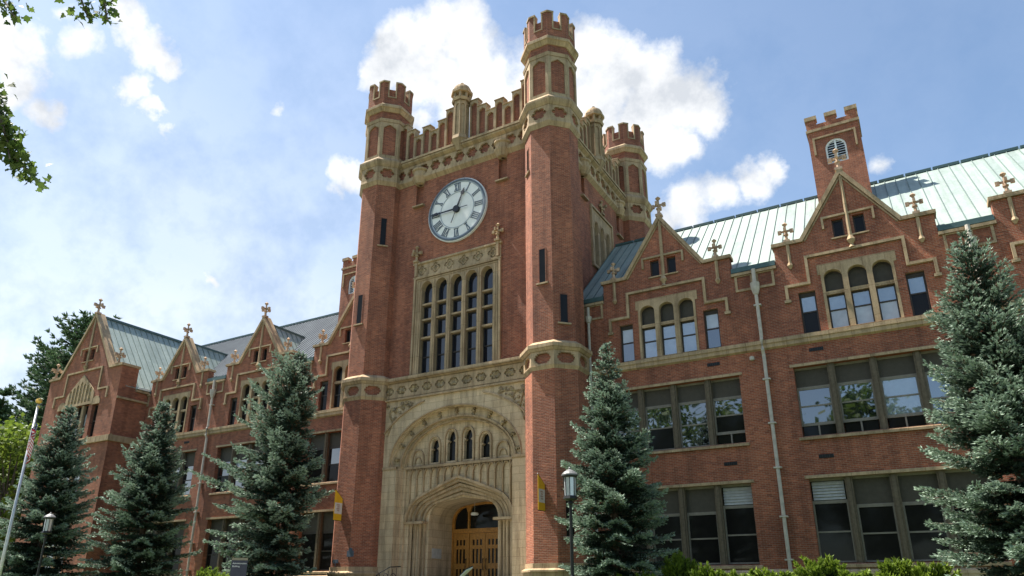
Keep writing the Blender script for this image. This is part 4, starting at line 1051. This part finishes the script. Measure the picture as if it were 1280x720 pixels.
p0 = SFm.p(-.20, 2.285, .062); textmesh('Administration', .068, p0, ang, WHITEM, t)
p0 = SFm.p(-.20, 2.20, .062); textmesh('Building', .068, p0, ang, WHITEM, t)
# slanted reading panel and iron handrail at the entrance
ix, iy = -10.12, 15.45
t = thing('reading_panel', 'slanted white-edged reading panel standing before the wooden doors', 'panel', (ix, iy, gz(ix, iy)))
m = MB(); m.tube([(ix, iy, gz(ix, iy)-.1), (ix, iy, 1.9)], .04, 6); m.build('post', IRON, t)
m = MB(); e = RGT; a = Vector((ix, iy, 1.93)); c0 = a-e*.17-Vector((0, 0, .16)); c1 = a+e*.13+Vector((0, 0, .13)); dn = Vector((-.05, -.22, -.04))
for off, mi in ((Vector((0, 0, 0)), 0), (Vector((0, 0, .03)), 1)):
    q = [c0+dn*0+off, c1+off, c1+dn+off+Vector((0, 0, -.03)), c0+dn+off+Vector((0, 0, -.03))]; m.add(q+[p+Vector((0, 0, .028)) for p in q], [(3, 2, 1, 0), (4, 5, 6, 7), (0, 1, 5, 4), (1, 2, 6, 5), (2, 3, 7, 6), (3, 0, 4, 7)], mi)
m.build('board', [mk_plain('grey_white_board', (.50, .46, .46), .7), IRON], t)
t = thing('handrail', 'black iron scroll handrail at the left foot of the entrance', 'handrail', (PC-2.75, 26.4, 1.0))
m = MB(); hx = PC-2.75
m.tube([(hx, 26.3, 1.1), (hx, 26.3, 2.15), (hx, 27.2, 2.5), (hx, 28.0, 2.55)], .025, 6)
for k in range(5): m.tube([(hx, 26.5+k*.3, 1.3), (hx, 26.5+k*.3, 2.2+k*.07)], .014, 4)
for cxx, r_ in ((26.35, .16), (26.9, .2), (27.45, .22)):
    m.tube([(hx, cxx+r_*(1-q/16)*math.cos(q*.6), 2.05+r_*(1-q/16)*math.sin(q*.6)) for q in range(14)], .016, 5)
m.build('rail', IRON, t)

# ================================================================== VEGETATION
def mesh_np(name, V, F, mats, mi=None, parent=None):
    me = bpy.data.meshes.new(name); nf = len(F); k = F.shape[1]
    me.vertices.add(len(V)); me.vertices.foreach_set('co', V.astype(np.float32).ravel())
    me.loops.add(nf*k); me.loops.foreach_set('vertex_index', F.astype(np.int32).ravel())
    me.polygons.add(nf); me.polygons.foreach_set('loop_start', np.arange(0, nf*k, k, dtype=np.int32))
    try: me.polygons.foreach_set('loop_total', np.full(nf, k, dtype=np.int32))
    except Exception: pass
    for m in mats: me.materials.append(m)
    if mi is not None: me.polygons.foreach_set('material_index', mi.astype(np.int32))
    me.update(calc_edges=True); me.validate()
    o = bpy.data.objects.new(name, me); COL.objects.link(o)
    if parent is not None: attach(o, parent)
    return o
def unit(a): return a/np.maximum(1e-9, np.linalg.norm(a, axis=-1, keepdims=True))
FAN = (.3, .62)
def tufts(rng, P, D, ln, wd, k):
    """k blade triangles per point P, fanned about direction D"""
    n = len(P); P = np.repeat(P, k, 0); D = np.repeat(D, k, 0); ln = np.repeat(ln, k); wd = np.repeat(wd, k)
    rv = unit(rng.normal(size=D.shape)); d = unit(D+rv*rng.uniform(*FAN, (len(D), 1)))
    s = unit(np.cross(d, rng.normal(size=d.shape)))*wd[:, None]*.5
    L_ = ln*rng.uniform(.6, 1.15, len(ln))
    tip = P+d*L_[:, None]; mid = P+d*(L_*.42)[:, None]
    V = np.stack([P-d*.02, mid-s, tip, mid+s], 1).reshape(-1, 3); F = np.arange(len(P)*4).reshape(-1, 4)
    return V, F
def conifer(name, label, x, y, h, rmax, seed, mats, group, dens=1.0, blade=.15, prof=None, zg=None, whorl=.34, gap=.06, crown0=.35, droop=1.0, asym=None, cat='tree', lean=0):
    rng = np.random.default_rng(seed); zg = gz(x, y) if zg is None else zg
    t = thing(name, label, cat, (x, y, zg), group)
    mb = MB(); n = 12
    mb.tube([(x+.04*math.sin(i*2.1)*i/n, y+.04*math.cos(i*1.7)*i/n, zg-.1+h*.98*i/n) for i in range(n+1)], [max(.012, .019*h*(1-i/n)**.9) for i in range(n+1)], 8)
    prof = prof or (lambda s: (1-s)**.82*min(1, .62+1.6*s))
    Ps = []; Ds = []; Tp = []
    step = blade*.80/dens
    def bough(az, zz, Lb, e0, inner=False):
        m_ = max(3, int(Lb/step)); tt = np.linspace(.10, 1, m_)
        c, sn = math.cos(az), math.sin(az); s_ = zz/h
        bend = rng.normal(0, .10)
        rr = Lb*tt; azz = az+bend*tt**2
        axis = np.stack([x+np.cos(azz)*rr, y+np.sin(azz)*rr, zg+zz+Lb*(e0*tt-.34*tt**2*(1-.7*s_)+.24*tt**3)], 1)
        if Lb > .5 and not inner: mb.tube([tuple(axis[0]), tuple(axis[len(axis)//2]), tuple(axis[-1])], [.012+.012*Lb, .01+.006*Lb, .005], 4)
        dirr = unit(np.gradient(axis, axis=0)); side = np.array([-sn, c, 0.0])
        Ps.append(axis); Ds.append(dirr); Tp.append(tt if not inner else tt*.3)
        wmax = min(.85, .50*Lb+.10)*rng.uniform(.8, 1.15)
        roll = rng.normal(0, .10)
        for sg in (-1, 1):
            tw = wmax*np.minimum(1, .15+2.6*tt)*(1.02-tt)**.55*rng.uniform(.7, 1.12, m_)
            for q in range(m_):
                k = max(1, int(tw[q]/step)); u_ = (np.arange(k)+.6)/k
                d = dirr[q]*.80+side*sg*.75+np.array([0, 0, -.10+roll*sg+rng.normal(0, .05)]); d = d/np.linalg.norm(d)
                pts = axis[q]+d*(tw[q]*u_)[:, None]; pts[:, 2] -= .16*(u_**2)*tw[q]
                Ps.append(pts); Ds.append(np.repeat(d[None], k, 0))
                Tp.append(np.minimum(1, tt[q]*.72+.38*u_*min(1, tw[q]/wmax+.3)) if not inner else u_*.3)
    z = crown0
    while z < h-.12:
        s = z/h; nb = int(rng.integers(8, 12) if s < .8 else rng.integers(5, 7)); a0 = rng.uniform(0, 6.28)
        for b in range(nb):
            if rng.random() < gap: continue
            az = a0+2*math.pi*b/nb+rng.normal(0, .16); zz = z+rng.normal(0, whorl*.16)
            Lb = rmax*prof(min(1, max(0, zz/h)))*float(rng.choice([rng.uniform(.70, .9), rng.uniform(.88, 1.05), rng.uniform(1.0, 1.2)], p=[.3, .5, .2]))
            if asym is not None: Lb *= asym(az, zz/h, rng)
            if asym is not None and Lb <= 0: continue
            Lb = max(Lb, .10)
            bough(az, zz, Lb, (.62 if s > .85 else .50-.50*(1-s))*droop+rng.normal(0, .07))
        for b in range(nb):   # older shaded wood near the trunk
            az = rng.uniform(0, 6.28); Lb = rmax*prof(min(1, max(0, z/h)))*rng.uniform(.40, .62)
            if asym is not None: Lb *= max(.4, min(1, asym(az, z/h, rng)))
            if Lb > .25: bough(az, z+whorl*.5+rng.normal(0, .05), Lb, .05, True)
        z += whorl*(1-.5*s)*rng.uniform(.75, 1.25)
    # leader
    k = 8; Ps.append(np.stack([np.full(k, x), np.full(k, y), zg+h-.55+np.linspace(0, .55, k)], 1)); Ds.append(np.tile([[0, 0, 1.]], (k, 1))); Tp.append(np.ones(k))
    P = np.concatenate(Ps); D = np.concatenate(Ds); T = np.concatenate(Tp)
    D = unit(D+np.array([0, 0, .12])); P = P+rng.normal(0, .014+blade*.1, P.shape)
    kk = 5; V, F = tufts(rng, P, D, np.full(len(P), blade), np.full(len(P), blade*.27), kk)
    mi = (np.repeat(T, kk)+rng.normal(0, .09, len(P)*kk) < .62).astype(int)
    if len(mats) > 2: mi[(np.repeat(rng.random(len(P)), kk) < (.10 if asym is not None else .045)) & (mi == 1)] = 2
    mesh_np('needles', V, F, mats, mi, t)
    mb.build('trunk', BARK, t)
    return t, len(F)
tot = 0
SG = 'blue spruces planted before the facade'
def a_s3(az, s, rng):   # tall uneven spruce, sparse on its right
    right = math.cos(az-.75)
    if right > .1 and rng.random() < .25: return 0
    k = 1.0+.14*math.sin(s*17+1)-max(0, right+.25)*.52+.12*math.sin(s*29+az*2)
    return max(.3, k*(1.0 if rng.random() > .12 else .6))
for args in (
    dict(label='blue spruce at the right edge of the photo, its tip reaching the frieze', x=2.15, y=20.6, h=9.45, rmax=2.6, seed=11, whorl=.44, gap=.08, prof=lambda s: (1-s)**.72*min(1, .80+.7*s)*1.02),
    dict(label='blue spruce just right of the clock tower, behind the lamp post', x=-9.25, y=23.2, h=9.1, rmax=2.5, seed=12, whorl=.46, gap=.08, prof=lambda s: (1-s)**.80*min(1, .74+.9*s)),
    dict(label='tallest blue spruce, uneven and bare on one side, just left of the tower', x=-26.6, y=24.6, h=12.0, rmax=3.6, seed=13, asym=a_s3, whorl=.54, prof=lambda s: float(np.interp(s, [0, .2, .38, .6, .85, .95, 1], [.80, .84, .98, .74, .50, .22, .03])), gap=.12),
    dict(label='blue spruce second from the left, full cone before the left wing', x=-36.6, y=24.0, h=10.6, rmax=2.8, seed=14, whorl=.55, gap=.10, prof=lambda s: float(np.interp(s, [0, .2, .4, .6, .8, .92, 1], [.88, .97, .83, .60, .34, .15, .02]))),
    dict(label='leftmost blue spruce, beside the flagpole before the far gable', x=-42.4, y=22.0, h=10.6, rmax=2.7, seed=15, whorl=.55, gap=.10, prof=lambda s: float(np.interp(s, [0, .2, .4, .6, .8, .92, 1], [.88, .97, .83, .60, .34, .15, .02])))):
    far = args['x'] < -20
    _, n_ = conifer('spruce_tree', mats=[SPRT, SPRI, SPRD], group=SG, blade=.17 if far else .115, dens=1.25, **args); tot += n_
# dark conifers far behind the left block
for lab, x, y, h, r_, sd in (('tall dark conifer behind the far gable, its flat top beside the cross', -84.5, 43.5, 31.0, 8.5, 21), ('dark conifer left of the tallest one behind the block', -94.0, 45.5, 29.5, 6.8, 22), ('dark pointed conifer at the left edge of the photo', -86.0, 37.5, 21.0, 3.6, 23)):
    _, n_ = conifer('conifer_tree', lab, x, y, h, r_, sd, [DKC, DKC], 'dark conifers behind the building', dens=1.0, blade=.70, whorl=1.45, gap=.28, crown0=3, prof=lambda s: (1-s)**.42*min(1, .3+1.6*s) if r_ > 5 else (1-s)**.8, zg=1.0); tot += n_

def leafcloud(rng, C, size, per, spread):
    P = np.repeat(C, per, 0)+rng.normal(0, 1, (len(C)*per, 3))*spread
    d = unit(rng.normal(size=P.shape)+np.array([0, 0, -.3])); s = unit(np.cross(d, rng.normal(size=d.shape)))
    sz = size*rng.uniform(.6, 1.2, (len(P), 1))
    V = np.stack([P, P+d*sz*.5-s*sz*.42, P+d*sz, P+d*sz*.5+s*sz*.42], 1).reshape(-1, 3)
    return V, np.arange(len(P)*4).reshape(-1, 4)
def broadleaf(name, label, x, y, h, r, seed, mat, group, size=.35, n=260, per=26, base=.35, zg=0, clip=None):
    rng = np.random.default_rng(seed); t = thing(name, label, 'tree', (x, y, zg), group); mb = MB()
    mb.tube([(x, y, zg-.1), (x+.1, y, zg+h*.3), (x-.1, y+.1, zg+h*.75)], [.022*h, .016*h, .004*h], 9)
    cen = []
    for i in range(n):
        u = unit(rng.normal(size=(1, 3)))[0]; k = rng.uniform(.45, 1)**.5
        c = np.array([x+u[0]*r*k, y+u[1]*r*k, zg+h*(base+(1-base)*.5)+u[2]*h*(1-base)*.5*k])
        if clip is not None and not clip(c): continue
        cen.append(c)
        if i % 9 == 0: mb.tube([(x, y, zg+h*rng.uniform(.25, .5)), tuple((c+np.array([x, y, zg+h*.6]))/2), tuple(c)], [.006*h, .004*h, .02], 5)
    V, F = leafcloud(rng, np.array(cen), size, per, r*.10); mesh_np('crown', V, F, [mat], None, t); mb.build('trunk', BARKM, t); return len(F)
tot += broadleaf('deciduous_tree', 'yellow-green leafy tree at the left edge behind the leftmost spruce', -77.5, 34.0, 16.0, 5.5, 31, DECID, 'leafy trees at the left', .42, 330, 40, .05, 1.0)
tot += broadleaf('deciduous_tree', 'lower yellow-green tree between the flagpole and the far gable', -69.5, 32.5, 14.6, 4.4, 32, DECID, 'leafy trees at the left', .42, 260, 40, .05, 1.0)
# trees across the lawn behind the camera, seen only as reflections in the panes
for i, (x, y, h, r_) in enumerate(((9, -14, 22, 6.5), (-3.0, -14, 20.6, 5.0), (-14, -14, 20.5, 5.8), (-24, -15, 23, 7), (-40, -16, 21, 7))):
    tot += broadleaf('campus_tree', 'leafy tree across the lawn, reflected in the wing windows', x, y, h, r_, 40+i, MAPLE, 'trees across the lawn', .55, 200, 30, .15, 0)

# overhanging maple: hanging sprays at the top left, on limbs from a trunk out of frame
def pix(u, v, dist):
    d = RGT*((u-640)/879)-UPV*((v-427)/879)+FWD; return EYE+d*dist
rng = np.random.default_rng(5)
mx_, my_ = -15.5, 2.0
t = thing('maple_tree', 'overhanging maple whose leafy sprays hang into the top left corner', 'tree', (mx_, my_, 0)); mb = MB(); LP = []; LD = []
mb.tube([(mx_, my_, -.1), (mx_+.2, my_+.1, 3), (mx_+.4, my_+.4, 6.5), (mx_+.8, my_+.6, 11)], [.34, .27, .2, .08], 10)
def spray(pts_px, dist, nleaf, hub):
    P = [pix(u, v, dist+.3*math.sin(k)) for k, (u, v) in enumerate(pts_px)]
    mb.tube([hub]+P, [.06]+[.022*(1-k/len(P))+.005 for k in range(len(P))], 5)
    for k in range(nleaf):
        q = rng.uniform(0, len(P)-1.001); i = int(q); p = P[i].lerp(P[i+1], q-i); p = np.array(p)+rng.normal(0, .075, 3)*np.array([1, 1, 1]); LP.append(p)
hub1 = Vector((mx_+.4, my_+.5, 8.0))
spray([(-90, -120), (-60, 0), (-20, 90), (-4, 130), (4, 160), (12, 190), (30, 210), (46, 228)], 9.5, 260, hub1)
spray([(-60, 60), (-25, 120), (0, 150), (8, 172), (12, 198)], 9.3, 120, hub1)
spray([(-8, 100), (-4, 130), (4, 158), (20, 200), (36, 214)], 9.4, 110, hub1)
spray([(-40, -60), (-8, -16), (6, 2), (18, 20)], 9.0, 70, hub1)
spray([(60, -120), (84, -50), (98, -10), (110, 22)], 9.2, 80, Vector((mx_+.8, my_+.6, 10)))
spray([(100, -120), (118, -50), (128, -14), (134, 24)], 9.2, 75, Vector((mx_+.8, my_+.6, 10)))
cc = rng.normal(size=(900, 3)); cc = unit(cc)*rng.uniform(.5, 1, (900, 1))**.5*np.array([5.2, 4.6, 4.0])+np.array([mx_-1.5, my_-1.5, 11.5])
for c in cc:
    d = Vector(c)-EYE; f_ = d.dot(FWD); uu = 640+879*d.dot(RGT)/max(f_, .01); vv = 427-879*d.dot(UPV)/max(f_, .01)
    if f_ > 0 and -60 < uu < 1340 and -60 < vv < 780: continue
    for q in range(5): LP.append(c+rng.normal(0, .3, 3))
P = np.array(LP); nl = len(P); d = unit(rng.normal(size=(nl, 3))*np.array([1, 1, .6])+np.array([0, 0, -.6])); s = unit(np.cross(d, rng.normal(size=d.shape))); sz = rng.uniform(.075, .14, (nl, 1)); nrm = np.cross(d, s)
# a five-lobed leaf: ten-point outline as one n-gon
lobes = [(0, 0), (.22, .30), (.12, .52), (.40, .50), (.42, .30), (.62, .34), (.70, .14), (1.0, 0)]
out = [(a, b) for a, b in lobes]+[(a, -b) for a, b in reversed(lobes[1:-1])]
V = np.stack([P+d*sz*a+s*sz*b+nrm*sz*abs(b)*.25 for a, b in out], 1).reshape(-1, 3); F = np.arange(nl*len(out)).reshape(-1, len(out))
mesh_np('leaves', V, F, [MAPLE], None, t); mb.build('trunk', BARKM, t)

# junipers / low hedges under the windows
def juniper(x, y, w_, hgt, seed, label):
    rng = np.random.default_rng(seed); zg = gz(x, y); t = thing('juniper_shrub', label, 'shrub', (x, y, zg), 'golden green junipers under the windows'); hgt = hgt-.47; Ps = []; Ds = []; Z = []; mb = MB()
    for k in range(46):
        az = rng.uniform(0, 6.28); el = rng.uniform(.35, 1.35); ln = rng.uniform(.6, 1.05); n = 12; tt = np.linspace(.1, 1, n)
        rr = w_*math.cos(el)*ln; hh = hgt*math.sin(el)*ln
        ax = np.stack([x+math.cos(az)*rr*tt, y+math.sin(az)*rr*tt, zg+.1+hh*tt**.8], 1); dr = unit(np.gradient(ax, axis=0))
        if k % 3 == 0: mb.tube([tuple(ax[0]), tuple(ax[6]), tuple(ax[-1])], [.03, .02, .005], 4)
        side = np.array([-math.sin(az), math.cos(az), 0])
        for sg in (-1, 0, 1):
            for q in range(1, n):
                w2 = .34*(1-tt[q]*.6)*abs(sg); kk = 3 if sg else 2; u_ = (np.arange(kk)+.7)/kk; dd = unit((dr[q]*.9+side*sg*.7)[None])[0]
                Ps.append(ax[q]+dd*(w2*u_)[:, None]+rng.normal(0, .02, (kk, 3))); Ds.append(np.repeat(dd[None], kk, 0)); Z.append(np.minimum(1, tt[q]*.75+.25*u_*abs(sg)))
    P = np.concatenate(Ps); D = unit(np.concatenate(Ds)+np.array([0, 0, .3])); T = np.concatenate(Z)
    V, F = tufts(rng, P, D, np.full(len(P), .15), np.full(len(P), .045), 5)
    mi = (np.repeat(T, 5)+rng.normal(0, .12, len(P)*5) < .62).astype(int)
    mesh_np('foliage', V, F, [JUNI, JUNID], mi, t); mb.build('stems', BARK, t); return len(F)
JS = [(-8.2, 22.6, 1.0, 1.40, 'juniper touching the foot of the spruce right of the tower'), (-7.15, 23.4, 1.0, 1.95, 'juniper with the highest upright spray, under the louvred ground floor window'),
      (-6.0, 22.4, 1.0, 1.45, 'juniper right of the one with the high spray'), (-5.0, 22.6, .95, 1.38, 'juniper in front of the downpipe foot'),
      (-3.9, 22.4, 1.0, 1.42, 'low juniper just right of the downpipe foot'), (-2.9, 22.7, 1.0, 1.75, 'juniper in front of the louvred window beside the pipe'),
      (-1.9, 22.3, 1.0, 1.42, 'juniper under the second mullion of the right ground floor window'), (-1.0, 22.5, 1.0, 1.62, 'juniper under the third mullion of the right ground floor window'),
      (-.1, 22.2, .95, 1.45, 'rightmost juniper, touching the spruce at the right edge'), (-21.6, 17.4, .8, 1.75, 'bright hedge shrub left of the sign slab'), (-22.6, 17.6, .8, 1.72, 'bright hedge shrub further left of the sign slab, under the downpipe'),]
for i, (x, y, w_, hh, lab) in enumerate(JS): tot += juniper(x, y, w_, hh, 60+i, lab)
print('foliage faces', tot)

# ================================================================== SKY, SUN, CAMERA
SUN_EL, SUN_AZ_FRONT = R(62.5), R(7)     # from the left, a little in front of the facade
sd = Vector((-math.cos(SUN_EL)*math.cos(SUN_AZ_FRONT), -math.cos(SUN_EL)*math.sin(SUN_AZ_FRONT), math.sin(SUN_EL)))
ld = bpy.data.lights.new('sun', 'SUN'); ld.energy = 5.0; ld.angle = R(.53); ld.color = (1, .95, .86)
lo = bpy.data.objects.new('sun', ld); COL.objects.link(lo); lo.rotation_euler = sd.to_track_quat('Z', 'Y').to_euler(); lo.location = (-20, 0, 60)
wd = bpy.data.worlds.new('World'); scene.world = wd; wd.use_nodes = True; nt = wd.node_tree; bg = nt.nodes['Background']
sky = N(nt, 'ShaderNodeTexSky', sky_type='NISHITA'); sky.sun_disc = False; sky.sun_elevation = SUN_EL
sky.sun_rotation = math.atan2(sd.x, sd.y); sky.air_density = 1.0; sky.dust_density = 1.3; sky.ozone_density = .6; sky.altitude = 700
tc = N(nt, 'ShaderNodeTexCoord'); V0 = tc.outputs['Generated']
nz = noise(nt, V0, 7, 6, .6); off = vm(nt, 'SUBTRACT', nz.outputs['Color'], (.5, .5, .5)).outputs[0]
sc = vm(nt, 'MULTIPLY', off, (.085, .085, .085)).outputs[0]; V1 = vm(nt, 'ADD', V0, sc).outputs[0]
nz2 = noise(nt, V0, 28, 5, .65); V1 = vm(nt, 'ADD', V1, vm(nt, 'MULTIPLY', vm(nt, 'SUBTRACT', nz2.outputs['Color'], (.5, .5, .5)).outputs[0], (.022, .022, .022)).outputs[0]).outputs[0]
CL = [(490, 52, 40, 1), (535, 42, 42, 1), (585, 48, 42, 1), (478, 85, 30, 1), (545, 90, 50, 1), (600, 95, 50, 1), (625, 125, 45, 1), (560, 135, 30, .7),
      (735, 75, 40, 1), (775, 88, 42, 1), (815, 105, 45, 1), (862, 125, 42, 1), (800, 160, 50, 1), (745, 130, 50, 1), (835, 185, 36, .9), (880, 150, 28, .9), (690, 110, 60, 1),
      (962, 210, 20, .75), (935, 226, 26, .85), (900, 240, 28, .8), (862, 258, 30, .8), (838, 278, 20, .6), (435, 218, 26, .8), (420, 245, 16, .5),
      (262, 356, 14, .6), (348, 128, 12, .45), (150, 35, 30, .95), (178, 58, 30, .95), (198, 80, 18, .8), (90, 52, 24, .5), (5, 50, 40, 1), (25, 95, 38, .95), (5, 120, 30, .8), (60, 135, 26, .7),
      (168, 112, 20, .75), (192, 135, 18, .8), (214, 160, 14, .6), (1100, 205, 15, .4), (60, 15, 14, .4), (520, 148, 20, .5)]
fld = None
for u_, v_, r_, a_ in CL:
    def dr(u, v): return (RGT*((u-640)/879)-UPV*((v-427)/879)+FWD).normalized()
    c = dr(u_, v_); rad = ((dr(u_+r_, v_)-c).length+(dr(u_, v_+r_)-c).length)/2
    dist = vm(nt, 'DISTANCE', V1, tuple(c)).outputs['Value']
    val = mth(nt, 'MULTIPLY_ADD', dist, -a_/(rad*1.35), a_*1.0)
    fld = val if fld is None else mth(nt, 'SMOOTH_MAX', fld, val, .12)
nz3 = noise(nt, V0, 16, 8, .62); fld = mth(nt, 'ADD', fld, mth(nt, 'MULTIPLY', mth(nt, 'SUBTRACT', nz3.outputs[0], .5), 1.0))
# faint general veil, thicker towards the left
sep = N(nt, 'ShaderNodeSeparateXYZ'); L(nt, V0, sep.inputs[0])
veil = noise(nt, vm(nt, 'MULTIPLY', V0, (2.2, 2.2, 6)).outputs[0], 1.3, 6, .6)
mr = N(nt, 'ShaderNodeMapRange', interpolation_type='SMOOTHSTEP'); L(nt, fld, mr.inputs[0]); mr.inputs[1].default_value = -.05; mr.inputs[2].default_value = .58
mrv = N(nt, 'ShaderNodeMapRange', interpolation_type='SMOOTHSTEP'); L(nt, veil.outputs[0], mrv.inputs[0]); mrv.inputs[1].default_value = .25; mrv.inputs[2].default_value = .8
left = N(nt, 'ShaderNodeMapRange', interpolation_type='SMOOTHSTEP'); L(nt, sep.outputs[0], left.inputs[0]); left.inputs[1].default_value = .15; left.inputs[2].default_value = -.95
low = N(nt, 'ShaderNodeMapRange', interpolation_type='SMOOTHSTEP'); L(nt, sep.outputs[2], low.inputs[0]); low.inputs[1].default_value = .85; low.inputs[2].default_value = .15
vv = mth(nt, 'MULTIPLY', mth(nt, 'ADD', mth(nt, 'MULTIPLY', mrv.outputs[0], .12), .40), mth(nt, 'MULTIPLY_ADD', mth(nt, 'MULTIPLY', left.outputs[0], low.outputs[0]), 1.35, .16))
mask = mth(nt, 'MAXIMUM', mr.outputs[0], vv); mask.node.use_clamp = True
shade = noise(nt, V0, 11, 6, .6); cc_ = ramp(nt, shade.outputs[0], [(.34, (3.5, 3.7, 4.0)), (.56, (5.6, 5.65, 5.7))])
skc = mixc(nt, 1, sky.outputs[0], (.93, 1.03, 1.04), 'MULTIPLY')
col = mixc(nt, mask, skc, cc_.outputs[0])
L(nt, col, bg.inputs[0]); bg.inputs[1].default_value = .074
wd.cycles.sampling_method = 'MANUAL'; wd.cycles.sample_map_resolution = 1024

cam = bpy.data.cameras.new('camera'); co = bpy.data.objects.new('camera', cam); COL.objects.link(co); scene.camera = co
cam.sensor_width = 36; cam.lens = 879/1280*36; cam.shift_y = (427-360)/1280; cam.clip_end = 3000; cam.clip_start = .1
co.location = EYE; Mx = Matrix((RGT, UPV, -FWD)).transposed(); co.rotation_euler = Mx.to_euler()
vs = scene.view_settings; vs.view_transform = 'Standard'; vs.look = 'None'; vs.gamma = 1; vs.use_curve_mapping = False; vs.exposure = 1.5
scene.render.engine = 'CYCLES'; scene.cycles.max_bounces = 6; scene.cycles.transparent_max_bounces = 4
